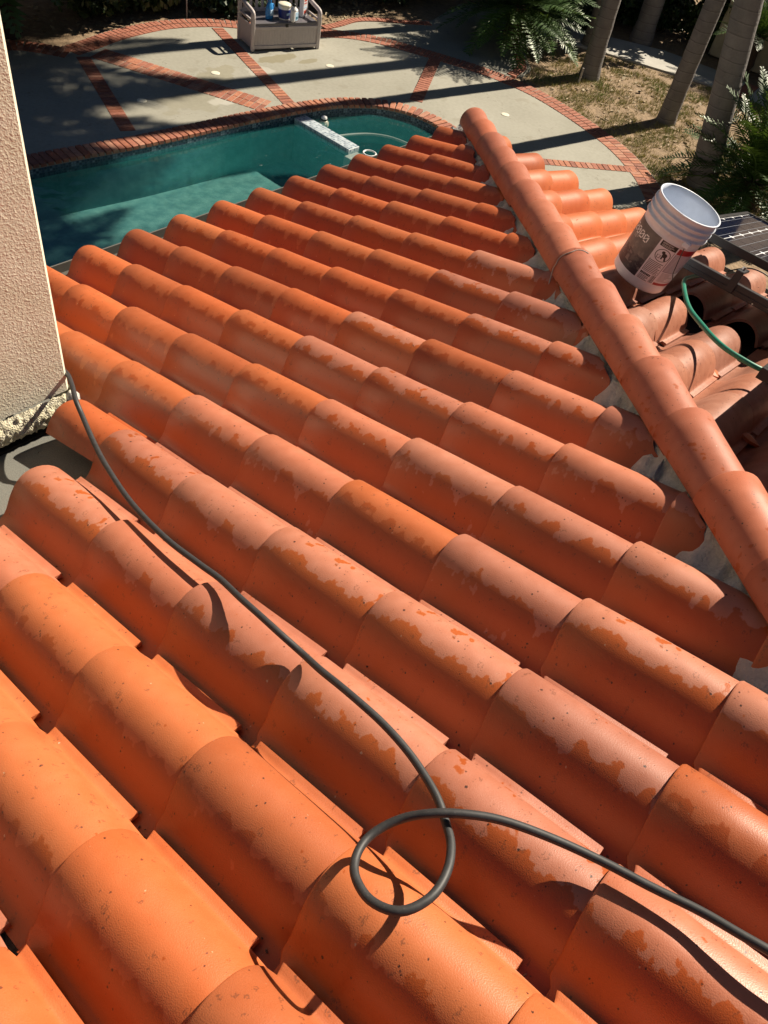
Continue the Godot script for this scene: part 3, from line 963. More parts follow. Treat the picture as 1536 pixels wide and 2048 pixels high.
func build_garden() -> void:
	fronds.cycad = [frond_mesh(1.0, 30, 0.17, 0.022, 0.35, 1), frond_mesh(1.05, 30, 0.18, 0.022, 0.5, 2), frond_mesh(0.95, 28, 0.16, 0.022, 0.2, 3)]
	fronds.palm = [frond_mesh(2.7, 50, 0.68, 0.07, 0.55, 4), frond_mesh(2.6, 48, 0.64, 0.07, 0.75, 5), frond_mesh(2.8, 50, 0.66, 0.07, 0.4, 6)]
	fronds.broad = [frond_mesh(1.1, 16, 0.30, 0.07, 0.6, 7), frond_mesh(1.0, 15, 0.32, 0.075, 0.8, 8)]
	var lm := begin()
	tri(lm, Vector3(0, 0, 0), Vector3(0.32, 0.05, 0.42), Vector3(0, -0.03, 0.5))
	tri(lm, Vector3(0, 0, 0), Vector3(0, -0.03, 0.5), Vector3(-0.32, 0.05, 0.42))
	tri(lm, Vector3(0.32, 0.05, 0.42), Vector3(0, -0.08, 1.0), Vector3(0, -0.03, 0.5))
	tri(lm, Vector3(-0.32, 0.05, 0.42), Vector3(0, -0.03, 0.5), Vector3(0, -0.08, 1.0))
	leaf_mesh = done(lm)
	# palms round the lawn
	palm_tree("tall grey palm trunk rising beside the brick ring, left of the lawn", Vector3(11.69, G, -4.59), Vector3(-0.1, 0, -0.3), 9.6, 0.19, 0.155)
	palm_tree("tall grey palm trunk in the middle of the patchy lawn", Vector3(11.28, G, -2.53), Vector3(-0.1, 0, -0.25), 8.7, 0.16, 0.175)
	palm_tree("leaning grey palm trunk rising from the near sago palm, biggest in view", Vector3(9.39, G, -0.85), Vector3(-0.8, 0, -1.3), 7.6, 0.23, 0.19)
	palm_tree("palm trunk cut off by the photo's right edge behind the near sago", Vector3(10.75, G, -0.45), Vector3(0.6, 0, 0.5), 9.0, 0.20, 0.17)
	palm_tree("dim pale palm trunk standing before the dark hedge beyond the path", Vector3(15.0, G, -5.24), Vector3(0.3, 0, -0.2), 13.4, 0.24, 0.18)
	palm_tree("palm hidden behind the big dark sago by the walk", Vector3(12.9, G, -7.35), Vector3(0.0, 0, 0.0), 8.6, 0.17, 0.15)
	palm_tree("palm behind the far sago, throwing a narrow shadow on the patio", Vector3(13.3, G, -5.65), Vector3(0.1, 0, 0.0), 9.9, 0.16, 0.15)
	palm_tree("very tall palm outside the view on the right", Vector3(10.6, G, 1.25), Vector3(0, 0, -0.75), 15.4, 0.2, 0.17, 26, 1.15)
	# sagos and a broad feathery plant
	feather_plant("sago_palm", "big dark sago palm beside the concrete walk, left of the first trunk", "sago palm", Vector3(11.25, G, -6.35), 0.75, 0.20, 90, "cycad", 1.65, -0.55, 1.35, [M.cycad, M.cycad_pale], "sago palms")
	feather_plant("sago_palm", "dark sago palm at the foot of the leaning trunk by the solar panel", "sago palm", Vector3(9.35, G, -0.05), 0.40, 0.20, 84, "cycad", 1.6, -0.4, 1.3, [M.cycad, M.cycad_pale], "sago palms")
	feather_plant("sago_palm", "upper sago palm behind the big one with broad bright fronds", "sago palm", Vector3(12.2, G, -6.6), 1.1, 0.18, 34, "cycad", 1.25, -0.2, 1.2, [M.cycad, M.cycad_pale], "sago palms")
	feather_plant("tree_fern", "dark drooping feathery plant at the back left behind the brick edge", "fern", Vector3(2.5, G, -10.35), 1.35, 0.14, 44, "broad", 1.5, -0.5, 0.9, [M.dark_leaf, M.cycad])
	feather_plant("tree_fern", "dark leafy plant in deep shade nearest the stucco wall", "fern", Vector3(0.9, G, -10.2), 1.2, 0.14, 40, "broad", 1.5, -0.5, 0.9, [M.dark_leaf, M.cycad])
	feather_plant("sago_palm", "feathery green palm between the two right hand trunks by the path", "sago palm", Vector3(15.6, G, -2.9), 0.8, 0.16, 30, "cycad", 1.1, -0.2, 1.2, [M.cycad, M.cycad_pale], "sago palms")
	var spots := [
		["dark broad shrub behind the left end of the storage bench", Vector3(5.2, G, -10.75), Vector3(2.4, 2.0, 1.5)],
		["dark shrub behind the storage bench back", Vector3(7.1, G, -10.45), Vector3(2.3, 1.9, 1.5)],
		["broad leaved shrub right of the storage bench above the leaf litter", Vector3(8.9, G, -10.1), Vector3(2.0, 1.7, 1.3)],
		["dark shrub over the far end of the leaf litter", Vector3(10.5, G, -9.75), Vector3(2.2, 2.1, 1.5)],
		["dark hedge plant behind the walk where it leaves the patio", Vector3(11.8, G, -9.6), Vector3(2.4, 2.2, 1.5)],
		["tall dark hedge plant behind the far sago palm", Vector3(13.8, G, -8.6), Vector3(2.4, 2.6, 1.8)],
		["tall dark hedge plant left of the dim trunk", Vector3(15.4, G, -7.2), Vector3(2.4, 2.8, 2.0)],
		["tall dark hedge plant right of the dim trunk beyond the path", Vector3(16.3, G, -5.4), Vector3(2.2, 2.6, 2.0)],
		["dark hedge plant beyond the path next to the cream garden wall", Vector3(16.6, G, -4.0), Vector3(1.4, 2.2, 1.6)],
		["dark hedge plant beyond the path right of the feathery palm", Vector3(16.4, G, -1.9), Vector3(1.6, 2.0, 1.8)],
		["dark shrub filling the bed behind the path's left end", Vector3(14.6, G, -8.0), Vector3(2.6, 1.8, 1.6)],
		["low dark shrub under the sago at the path's far side", Vector3(14.2, G, -6.9), Vector3(1.6, 1.2, 1.4)],
	]
	var k := 0
	for s: Array in spots:
		shrub("shrub", s[0], s[1], s[2], 9000, 0.17, M.dark_leaf if k % 2 else M.hedge_leaf, 70 + k)
		k += 1
	canopy_tree("leafy tree behind the far sago, shading the bed by the walk", Vector3(15.2, G, -11.2), 4.6, Vector3(5.2, 3.6, 4.6), 91)
	canopy_tree("leafy tree behind the storage bench bed against the grey wall", Vector3(10.3, G, -11.7), 4.4, Vector3(5.0, 3.4, 3.4), 92)
	canopy_tree("leafy tree beyond the hedge right of the dim palm trunk", Vector3(18.6, G, -7.0), 4.8, Vector3(5.0, 3.6, 4.4), 93)
	var beyond := ["added dark tree out of view behind the cream wall, darkening the panel reflection", "added dark tree right of it, out of view, to be mirrored in the solar panel", "added dark tree third along, out of view behind the cream wall", "added dark tree last along, out of view behind the cream wall"]
	for b in 4:
		canopy_tree(beyond[b], Vector3(22.5 + b % 2, G, 0.5 + b * 3.6), 3.0, Vector3(5.0, 5.4, 5.0), 95 + b)  # unseen trees added so the panel and water reflect dark green
	# garden walls
	tag(put("garden_wall", box_mesh(Vector3(26, 2.0, 0.2), 0.02, Vector3(2, 1.0, 0)), M.grey_wall, self, Transform3D(Basis.IDENTITY, Vector3(1, G, -12.2))), "grey garden wall in shade behind the left planting", "garden wall")
	tag(put("garden_wall", box_mesh(Vector3(0.2, 1.5, 16), 0.02, Vector3(0, 0.75, 0)), M.cream_wall, self, Transform3D(Basis(Vector3.UP, 0.1), Vector3(16.9, G, 4.0))), "low cream garden wall beyond the path at the right edge", "garden wall")
	# lawn: thin patchy grass
	var lr := RandomNumberGenerator.new()
	lr.seed = 21
	var nz := FastNoiseLite.new()
	nz.seed = 3; nz.frequency = 0.9; nz.fractal_octaves = 4
	var blade := begin()
	for b in 4:
		var a := b * 1.7
		var d := Vector3(cos(a), 0, sin(a))
		var s := Vector3(-d.z, 0, d.x) * 0.004
		tri(blade, d * 0.01 - s, d * 0.01 + s, d * 0.035 + Vector3(0, 0.035 + 0.006 * b, 0))
	var blades := done(blade)
	var places: Array = []
	var edge := outline(ring, 4)
	while places.size() < 20000:
		var p := Vector2(lr.randf_range(8.2, 14.4), lr.randf_range(-5.4, 2.5))
		var ahead := 99.0
		if p.distance_to(Vector2(5.6, -4.9)) < 4.32: continue
		if p.x > 13.1 + (p.y + 5.2) * 0.42 and p.y < -1.5: continue
		var g := nz.get_noise_2d(p.x, p.y)
		if g < -0.12 + lr.randf_range(-0.25, 0.25): continue
		places.append([p, g])
	var mm := MultiMesh.new()
	mm.transform_format = MultiMesh.TRANSFORM_3D
	mm.use_colors = true
	mm.mesh = blades
	mm.instance_count = places.size()
	for i in places.size():
		var p: Vector2 = places[i][0]
		mm.set_instance_transform(i, Transform3D(Basis(Vector3.UP, lr.randf() * TAU).scaled_local(Vector3.ONE * lr.randf_range(0.6, 1.4)), Vector3(p.x, G - 0.04, p.y)))
		var c := Color(0.36, 0.30, 0.12).lerp(Color(0.22, 0.25, 0.07), clampf(places[i][1] * 2.0 + lr.randf_range(-0.4, 0.5), 0, 1))
		mm.set_instance_color(i, c * lr.randf_range(0.7, 1.2))
	var grass := MultiMeshInstance3D.new()
	grass.name = "lawn_grass"
	grass.multimesh = mm
	grass.material_override = M.grass
	add_child(grass, true)
	tag(grass, "thin patchy olive lawn grass between the palm trunks", "grass")
	grass.set_meta("kind", "stuff")
	# fallen leaves
	mm = MultiMesh.new()
	mm.transform_format = MultiMesh.TRANSFORM_3D
	mm.use_colors = true
	mm.mesh = leaf_mesh
	mm.instance_count = 1500
	for i in 1500:
		var p := Vector2(lr.randf_range(7.4, 11.0), lr.randf_range(-10.4, -8.75)) if i < 800 else Vector2(lr.randf_range(1.0, 7.0), lr.randf_range(-11.4, -10.05))
		if i > 1250: p = Vector2(lr.randf_range(9.9, 13.0), lr.randf_range(-5.2, -1.5))
		mm.set_instance_transform(i, Transform3D(Basis.from_euler(Vector3(lr.randfn() * 0.25, lr.randf() * TAU, lr.randfn() * 0.25)).scaled_local(Vector3.ONE * lr.randf_range(0.05, 0.13)), Vector3(p.x, G - 0.02, p.y)))
		var c := Color(0.22, 0.16, 0.09).lerp(Color(0.38, 0.30, 0.18), lr.randf())
		mm.set_instance_color(i, c)
	var litter := MultiMeshInstance3D.new()
	litter.name = "fallen_leaves"
	litter.multimesh = mm
	litter.material_override = M.grass
	add_child(litter, true)
	tag(litter, "dry fallen leaves on the soil under the shrubs and palms", "leaf litter")
	litter.set_meta("kind", "stuff")
	# small stakes
	var st := begin()
	tube(st, PackedVector3Array([Vector3(0, -0.05, 0), Vector3(0, 0.34, 0), Vector3(0.03, 0.37, 0), Vector3(0.10, 0.37, 0)]), [0.012], 8)
	tag(put("garden_stake", done(st), M.wire, self, Transform3D(Basis.IDENTITY, Vector3(5.79, G, -9.76 - 0.25))), "thin pale stake with a bent top at the bed left of the bench", "stake")
	st = begin()
	tube(st, PackedVector3Array([Vector3(0, -0.05, 0), Vector3(0.02, 0.24, 0.0)]), [0.022, 0.022], 8)
	tag(put("sprinkler_riser", done(st), M.wire, self, Transform3D(Basis.IDENTITY, Vector3(11.12, G, -4.52))), "short grey pipe standing at the foot of the left trunk", "pipe")

# ---------- things ----------
func build_bench() -> void:
	var o := thing("storage_bench", "taupe plastic storage bench with slatted back and armrests on the patio", "bench", Vector3(5.79, G, -8.24), atan2(-0.285, 0.957))
	var m: Material = M.bench
	var w := 1.37
	var d := 0.60
	# front panel with shallow boards
	var st := begin()
	cbox(st, Vector3(w * 0.5, 0.22, -0.045), Vector3(w - 0.1, 0.36, 0.02), 0.003)
	put("front_panel", done(st), m, o)
	for i in 22:
		st = begin()
		cbox(st, Vector3(0.075 + (w - 0.15) * (i + 0.5) / 22.0, 0.205, -0.033), Vector3((w - 0.15) / 22.0 - 0.006, 0.25, 0.008), 0.003)
		put("front_board", done(st), m, o)
	for y: float in [0.36, 0.06]:
		st = begin()
		cbox(st, Vector3(w * 0.5, y, -0.03), Vector3(w - 0.11, 0.055, 0.03), 0.004)
		put("front_rail", done(st), m, o)
	for s in 2:
		var x := 0.03 if s == 0 else w - 0.03
		st = begin()
		cbox(st, Vector3(x, 0.22, -d * 0.5), Vector3(0.025, 0.36, d - 0.1), 0.003)
		put("side_panel", done(st), m, o)
		for z: float in [-0.03, -d + 0.03]:
			st = begin()
			var hh := 0.60 if z > -0.1 else 0.86
			cbox(st, Vector3(x, hh * 0.5, z), Vector3(0.07, hh, 0.065), 0.012)
			put("post", done(st), m, o)
		st = begin()
		tube(st, spline([Vector3(x, 0.52, -0.028), Vector3(x, 0.595, -0.03), Vector3(x, 0.625, -0.10), Vector3(x, 0.655, -0.35), Vector3(x, 0.70, -d + 0.03)], 5), [0.036], 10)
		put("armrest", done(st), m, o)
		st = begin()
		cbox(st, Vector3(x, 0.47, -d * 0.5), Vector3(0.03, 0.035, d - 0.1), 0.006)
		put("side_rail", done(st), m, o)
	st = begin()
	cbox(st, Vector3(w * 0.5, 0.425, -d * 0.5 + 0.01), Vector3(w - 0.14, 0.05, d - 0.06), 0.012)
	put("seat_lid", done(st), M.bench_dark, o)
	st = begin()
	cbox(st, Vector3(w * 0.5, 0.400, -0.012), Vector3(0.05, 0.05, 0.02), 0.005)
	put("latch", done(st), M.black_plastic, o)
	for i in 11:
		st = begin()
		cbox(st, Vector3(0.12 + (w - 0.24) * i / 10.0, 0.64, -d + 0.035), Vector3(0.055, 0.36, 0.022), 0.005)
		put("back_slat", done(st), m, o)
	for y: float in [0.48, 0.83]:
		st = begin()
		cbox(st, Vector3(w * 0.5, y, -d + 0.035), Vector3(w - 0.1, 0.06, 0.034), 0.008)
		put("back_rail", done(st), m, o)
	# supplies standing on the seat
	var seat := G + 0.452
	var t := thing("detergent_bottle", "blue plastic bottle with a moulded handle on the bench, leftmost of the supplies", "bottle", Vector3(6.27, seat, -8.33), 0.2)
	st = begin()
	var rings := [[0.085, 0.05, 0.0], [0.095, 0.055, 0.02], [0.095, 0.055, 0.13], [0.085, 0.05, 0.18], [0.05, 0.04, 0.23], [0.026, 0.026, 0.25], [0.026, 0.026, 0.27]]
	st.set_smooth_group(0)
	for i in rings.size() - 1:
		for k in 18:
			var a := TAU * k / 18.0
			var b := TAU * (k + 1) / 18.0
			var p: Array = rings[i]
			var q: Array = rings[i + 1]
			quad(st, Vector3(sin(a) * p[0], p[2], cos(a) * p[1]), Vector3(sin(b) * p[0], p[2], cos(b) * p[1]), Vector3(sin(b) * q[0], q[2], cos(b) * q[1]), Vector3(sin(a) * q[0], q[2], cos(a) * q[1]))
	st.set_smooth_group(-1)
	put("bottle_body", done(st), M.blue_bottle, t)
	st = begin()
	tube(st, spline([Vector3(0.05, 0.21, 0), Vector3(0.10, 0.20, 0), Vector3(0.115, 0.15, 0), Vector3(0.09, 0.09, 0)], 5), [0.016], 8)
	put("handle", done(st), M.blue_bottle, t)
	st = begin()
	lathe(st, [Vector2(0.034, 0.265), Vector2(0.032, 0.31), Vector2(0.026, 0.318), Vector2(0.0, 0.318)], 16)
	put("cap", done(st), M.blue_cap, t)
	st = begin()
	cbox(st, Vector3(0.0, 0.10, 0.054), Vector3(0.09, 0.09, 0.006), 0.002)
	put("label", done(st), M.pale_blue, t)

	t = thing("supply_tub", "round tub with white lid and dark blue label on the bench", "tub", Vector3(6.52, seat, -8.22))
	st = begin()
	lathe(st, [Vector2(0.0, 0.0), Vector2(0.095, 0.0), Vector2(0.10, 0.02), Vector2(0.108, 0.20)], 28)
	put("tub_body", done(st), M.white_plastic, t)
	st = begin()
	lathe(st, [Vector2(0.1025, 0.025), Vector2(0.1085, 0.165)], 28)
	put("label", done(st), M.navy, t)
	st = begin()
	lathe(st, [Vector2(0.108, 0.20), Vector2(0.116, 0.205), Vector2(0.116, 0.235), Vector2(0.105, 0.243), Vector2(0.0, 0.243)], 28)
	put("lid", done(st), M.cream, t)
	st = begin()
	cbox(st, Vector3(0.0, 0.10, 0.107), Vector3(0.08, 0.035, 0.008), 0.002)
	put("label_stripe", done(st), M.pale_blue, t)

	t = thing("white_jug", "white plastic jug with pale blue label at the seat's front edge", "jug", Vector3(6.60, seat, -8.05), 0.25)
	st = begin()
	cbox(st, Vector3(0, 0.10, 0), Vector3(0.15, 0.20, 0.09), 0.02)
	lathe(st, [Vector2(0.06, 0.195), Vector2(0.045, 0.225), Vector2(0.028, 0.24), Vector2(0.028, 0.255)], 16, Transform3D(Basis.IDENTITY, Vector3(-0.02, 0, 0)))
	put("jug_body", done(st), M.white_plastic, t)
	st = begin()
	lathe(st, [Vector2(0.033, 0.25), Vector2(0.033, 0.28), Vector2(0.0, 0.283)], 16, Transform3D(Basis.IDENTITY, Vector3(-0.02, 0, 0)))
	put("cap", done(st), M.black_plastic, t)
	st = begin()
	cbox(st, Vector3(0.02, 0.09, 0.0455), Vector3(0.095, 0.13, 0.004), 0.001)
	put("label", done(st), M.pale_blue, t)
	st = begin()
	cbox(st, Vector3(0.02, 0.065, 0.048), Vector3(0.06, 0.04, 0.003), 0.001)
	put("label_print", done(st), M.teal_print, t)

	t = thing("tall_carton", "tall white carton with red print on the bench, rightmost of the supplies", "carton", Vector3(6.96, seat, -8.19), 0.3)
	st = begin()
	cbox(st, Vector3(0, 0.165, 0), Vector3(0.15, 0.33, 0.08), 0.004)
	put("carton_body", done(st), M.carton, t)
	for k: Array in [[0.26, 0.03, M.red_print], [0.215, 0.018, M.red_print], [0.08, 0.05, M.red_print], [0.15, 0.02, M.pale_blue]]:
		st = begin()
		cbox(st, Vector3(0, k[0], 0.0405), Vector3(0.10, k[1], 0.002), 0.0005)
		put("print", done(st), k[2], t)

const FONT := {"0": "01110100011001110101110011000101110", "2": "01110100010000100110010001000011111", "W": "10001100011000110101101011101110001", "A": "01110100011000111111100011000110001", "R": "11110100011000111110101001001010001", "N": "10001110011010110011100011000110001", "I": "11111001000010000100001000010011111", "G": "01110100011000010111100011000101110"}

func stamp(im: Image, text: String, x: int, y: int, s: int, c: Color, slant := 0) -> void:
	for ch in text:
		var g: String = FONT.get(ch, "")
		for i in g.length():
			if g[i] == "1":
				im.fill_rect(Rect2i(x + (i % 5) * s + (6 - i / 5) * slant, y + (i / 5) * s, s, s), c)
		x += 6 * s

func bucket_label() -> ImageTexture:
	# flat print: dark picture panel, warning column with round pictogram, small print, red bands
	var w := 768
	var h := 384
	var im := Image.create(w, h, false, Image.FORMAT_RGB8)
	im.fill(Color(0.86, 0.85, 0.88))
	var n := noise(77, 0.012, 512, 512, 5)
	var r := RandomNumberGenerator.new()
	r.seed = 9
	for yy in h:
		for xx in 400:
			var v := n[(yy * 512 + xx)] / 255.0
			var c := Color(0.36, 0.355, 0.35).lerp(Color(0.45, 0.445, 0.44), v)
			if yy > 230: c = c.lerp(Color(0.20, 0.19, 0.23), smoothstep(0.35, 0.75, v + (yy - 230) / 400.0))
			if xx > 240 and yy > 150 and yy < 330: c = c.lerp(Color(0.52, 0.50, 0.48), smoothstep(0.5, 0.8, v) * 0.7)
			if xx < 130 and yy > 150 and yy < 300: c = c.lerp(Color(0.45, 0.36, 0.22), smoothstep(0.4, 0.7, v) * 0.5)
			im.set_pixel(xx, yy, c)
	stamp(im, "2000", 120, 58, 9, Color(0.9, 0.9, 0.9), 0)
	for k in 3: im.fill_rect(Rect2i(175, 122 + k * 13, 70 - k * 14, 6), Color(0.66, 0.65, 0.64))
	for k in 9: im.fill_rect(Rect2i(90 + r.randi() % 70, 175 + r.randi() % 60, 14 + r.randi() % 14, 8), Color(0.55, 0.26, 0.26))
	for k in 7: im.fill_rect(Rect2i(120, 250 + k * 12, 40 + r.randi() % 40, 4), Color(0.50, 0.48, 0.50))
	# warning column
	im.fill_rect(Rect2i(412, 6, 128, 46), Color(0.12, 0.11, 0.12))
	stamp(im, "WARNING", 424, 12, 2, Color(0.9, 0.9, 0.9))
	for k in 2: im.fill_rect(Rect2i(424, 32 + k * 9, 96 - k * 18, 4), Color(0.75, 0.75, 0.75))
	for yy in range(56, 180):
		for xx in range(412, 540):
			var d := Vector2(xx - 476, yy - 118).length()
			if d < 56 and d > 51: im.set_pixel(xx, yy, Color(0.15, 0.14, 0.16))
	var ink := Color(0.14, 0.13, 0.15)
	for yy in range(70, 168):
		for xx in range(424, 530):
			var p := Vector2(xx, yy)
			var on := p.distance_to(Vector2(470, 92)) < 13 or (p.distance_to(Vector2(488, 112)) < 19) or (absf(p.x - 500 - (p.y - 130) * 0.4) < 7 and p.y > 118 and p.y < 156) or (absf(p.x - 478) < 6 and p.y > 118 and p.y < 150)
			var pail := p.y > 122 and p.y < 152 and absf(p.x - 452) < 15 - (p.y - 122) * 0.15
			if pail: on = absf(p.x - 452) > 11 - (p.y - 122) * 0.15 or p.y > 148 or p.y < 125
			if on: im.set_pixel(xx, yy, ink)
	for k in 8: im.fill_rect(Rect2i(418, 188 + k * 13, 88 + r.randi() % 30, 5), Color(0.25, 0.24, 0.27))
	im.fill_rect(Rect2i(412, 182, 3, 112), ink); im.fill_rect(Rect2i(538, 56, 3, 238), ink); im.fill_rect(Rect2i(412, 292, 128, 3), ink)
	for k in 7: im.fill_rect(Rect2i(414 + k * 12, 308, 8 + r.randi() % 3, 20), ink)
	for k in 4: im.fill_rect(Rect2i(414, 336 + k * 11, 60 + r.randi() % 26, 5), Color(0.3, 0.29, 0.32))
	for k in 12: im.fill_rect(Rect2i(506 + k * 3, 302, 1 + r.randi() % 2, 70), ink)
	# red bands and the column of small print
	im.fill_rect(Rect2i(552, 10, 216, 52), Color(0.62, 0.05, 0.13))
	im.fill_rect(Rect2i(552, 352, 216, 24), Color(0.62, 0.05, 0.13))
	im.fill_rect(Rect2i(552, 66, 216, 176), Color(0.62, 0.60, 0.66))
	for k in 15: im.fill_rect(Rect2i(560, 74 + k * 11, 120 + r.randi() % 80, 3), Color(0.90, 0.89, 0.92))
	for k in 9: im.fill_rect(Rect2i(560, 252 + k * 10, 60 + r.randi() % 110, 3), Color(0.45, 0.44, 0.48))
	return ImageTexture.create_from_image(im)

func build_bucket() -> void:
	var o := thing("paint_bucket", "white five gallon bucket with printed label standing on the far roof slope", "bucket", Vector3(-1.2, 0.405, 2.066))
	var ax := Vector3(0.117, 1.0, 0.19).normalized()
	var to_eye := (Vector3(-4.55, 2.17, 3.1) - o.position)
	to_eye = (to_eye - ax * to_eye.dot(ax)).normalized()
	o.basis = Basis(ax.cross(to_eye).normalized(), ax, to_eye)   # local +z faces where the photographer stood
	var st := begin()
	var H := 0.372
	var pr := [Vector2(0.0, 0.004), Vector2(0.122, 0.004), Vector2(0.126, 0.0), Vector2(0.130, 0.006)]
	for k in 12: pr.append(Vector2(lerpf(0.130, 0.1405, k / 11.0), 0.006 + 0.268 * k / 11.0))
	pr.append_array([Vector2(0.1495, 0.278), Vector2(0.1495, 0.286), Vector2(0.1415, 0.289), Vector2(0.1415, 0.303), Vector2(0.1500, 0.306), Vector2(0.1500, 0.314), Vector2(0.1420, 0.317), Vector2(0.1425, 0.330), Vector2(0.1505, 0.333), Vector2(0.1505, 0.340), Vector2(0.1435, 0.343), Vector2(0.1440, 0.362), Vector2(0.1490, 0.366), Vector2(0.1490, 0.371), Vector2(0.1465, H), Vector2(0.1420, 0.371), Vector2(0.1400, 0.34), Vector2(0.1365, 0.22), Vector2(0.128, 0.012), Vector2(0.12, 0.008), Vector2(0.0, 0.008)])
	lathe(st, pr, 64)
	put("bucket_shell", done(st), M.bucket, o)
	st = begin()
	var r0 := 0.1317
	st.set_smooth_group(0)
	var a0 := -1.86
	var a1 := 1.54
	for i in 40:
		var t0 := a0 + (a1 - a0) * i / 40.0
		var t1 := a0 + (a1 - a0) * (i + 1) / 40.0
		var f := func(t: float, y: float) -> Vector3:
			var r := lerpf(0.130, 0.1405, (y - 0.006) / 0.268) + 0.0008
			return Vector3(sin(t) * r, y, cos(t) * r)
		quad_uv(st, [f.call(t0, 0.044), f.call(t1, 0.044), f.call(t1, 0.246), f.call(t0, 0.246)], [Vector2(i / 40.0, 1), Vector2((i + 1) / 40.0, 1), Vector2((i + 1) / 40.0, 0), Vector2(i / 40.0, 0)])
	st.set_smooth_group(-1)
	put("label", done(st), M.label, o)
	# bail wire with its ears
	st = begin()
	var ea := 0.62
	var p0 := Vector3(sin(ea) * 0.149, 0.262, cos(ea) * 0.149)
	tube(st, PackedVector3Array([p0, p0 + Vector3(0.012, -0.05, 0.006), p0 + Vector3(0.030, -0.12, -0.004), p0 + Vector3(0.045, -0.15, -0.02)]), [0.0022], 6)
	put("handle_wire", done(st), M.dark_metal, o)
	st = begin()
	cbox(st, p0 + Vector3(0, 0.008, -0.002), Vector3(0.035, 0.03, 0.02), 0.006)
	put("handle_ear", done(st), M.bucket, o)

func solar_panel(label: String, x0: float, x1: float, z0: float, z1: float, h: float) -> void:
	# panel over the far slope: v runs up the slope, from the eave
	var va := (HIP - x1) / cp
	var vb := (HIP - x0) / cp
	var o := thing("solar_panel", label, "solar panel", Vector3(HIP, 0, 0), 0.0, "solar panels")
	o.basis = basis_b()
	var st := begin()
	var t := 0.036
	var cz := (z0 + z1) * 0.5
	var cv := (va + vb) * 0.5
	cbox(st, Vector3(cz, h - 0.008, cv), Vector3(z1 - z0 - 0.02, 0.006, vb - va - 0.02), 0.001)
	put("backsheet", done(st), M.cell_back, o)
	var nz := int(round((z1 - z0) / 0.165))
	var nv := 6
	var dz := (z1 - z0 - 0.05) / nz
	var dv := (vb - va - 0.05) / nv
	var hx := dz * 0.5 - 0.0025
	var hz := dv * 0.5 - 0.0025
	var cc := 0.016
	var wafer := sheet(PackedVector2Array([Vector2(-hx + cc, -hz), Vector2(hx - cc, -hz), Vector2(hx, -hz + cc), Vector2(hx, hz - cc), Vector2(hx - cc, hz), Vector2(-hx + cc, hz), Vector2(-hx, hz - cc), Vector2(-hx, -hz + cc)]), 0.0, 0.001)
	for i in nz:
		for j in nv:
			put("cell", wafer, M.cell, o, Transform3D(Basis.IDENTITY, Vector3(z0 + 0.025 + dz * (i + 0.5), h - 0.004, va + 0.025 + dv * (j + 0.5))))
	for i in nz:
		for b in 3:
			st = begin()
			cbox(st, Vector3(z0 + 0.025 + dz * (i + (b + 0.5) / 3.0), h - 0.0036, cv), Vector3(0.0014, 0.0008, vb - va - 0.05), 0.0003)
			put("busbar", done(st), M.busbar, o)
	for s: Array in [[Vector3(cz, h - t * 0.5, va + 0.012), Vector3(z1 - z0, t, 0.024)], [Vector3(cz, h - t * 0.5, vb - 0.012), Vector3(z1 - z0, t, 0.024)], [Vector3(z0 + 0.012, h - t * 0.5, cv), Vector3(0.024, t, vb - va - 0.048)], [Vector3(z1 - 0.012, h - t * 0.5, cv), Vector3(0.024, t, vb - va - 0.048)]]:
		st = begin()
		cbox(st, s[0] + Vector3(0, 0.003, 0), s[1], 0.0012)
		put("frame", done(st), M.frame, o)

func build_solar() -> void:
	solar_panel("black framed solar panel over the far roof slope right of the bucket", -0.89, 0.20, 2.045, 3.75, 0.26)
	solar_panel("second solar panel, only its corner showing at the photo's right edge", -2.33, -1.25, 2.86, 4.5, 0.25)
	for k in 2:
		var v := (HIP + (1.0 if k == 0 else 0.2)) / cp
		var z0 := 2.16 if k == 0 else 2.0
		var o := thing("mounting_rail", ["black rail with a clamp below the panel's upper edge", "black rail under the middle of the first solar panel"][k], "rail", Vector3(HIP, 0, 0), 0.0, "rails of the solar array")
		o.basis = basis_b()
		var st := begin()
		var hh := 0.125 if k == 0 else 0.19
		cbox(st, Vector3((z0 + 4.5) * 0.5, hh, v), Vector3(4.5 - z0, 0.05, 0.038), 0.002)
		cbox(st, Vector3((z0 + 4.5) * 0.5, hh - 0.006, v + 0.021), Vector3(4.5 - z0, 0.008, 0.004), 0.001)
		put("rail_bar", done(st), M.rail, o)
		for z: float in [2.42, 3.4]:
			st = begin()
			cbox(st, Vector3(z + 0.5, hh - 0.1, v), Vector3(0.04, 0.16, 0.03), 0.003)
			cbox(st, Vector3(z, hh + 0.03, v + 0.028), Vector3(0.035, 0.10, 0.012), 0.002)
			cbox(st, Vector3(z, hh + 0.075, v - 0.02), Vector3(0.035, 0.012, 0.10), 0.002)
			put("rail_foot", done(st), M.rail, o)
			st = begin()
			lathe(st, [Vector2(0.009, 0.0), Vector2(0.009, 0.014), Vector2(0.0, 0.014)], 6, Transform3D(Basis.IDENTITY, Vector3(z, hh + 0.081, v - 0.01)), 0.0, TAU, false)
			put("bolt", done(st), M.steel, o)
	# loose lead between rail and panel
	var st := begin()
	tube(st, spline([on_b(2.36, (HIP + 0.98) / cp, 0.17), on_b(2.44, (HIP + 0.95) / cp, 0.22), on_b(2.55, (HIP + 0.93) / cp, 0.215), on_b(2.68, (HIP + 0.90) / cp, 0.16)], 6), [0.003], 6)
	tag(put("panel_lead", done(st), M.black_plastic, self), "thin black lead arching from the rail clamp to the solar panel", "cable")

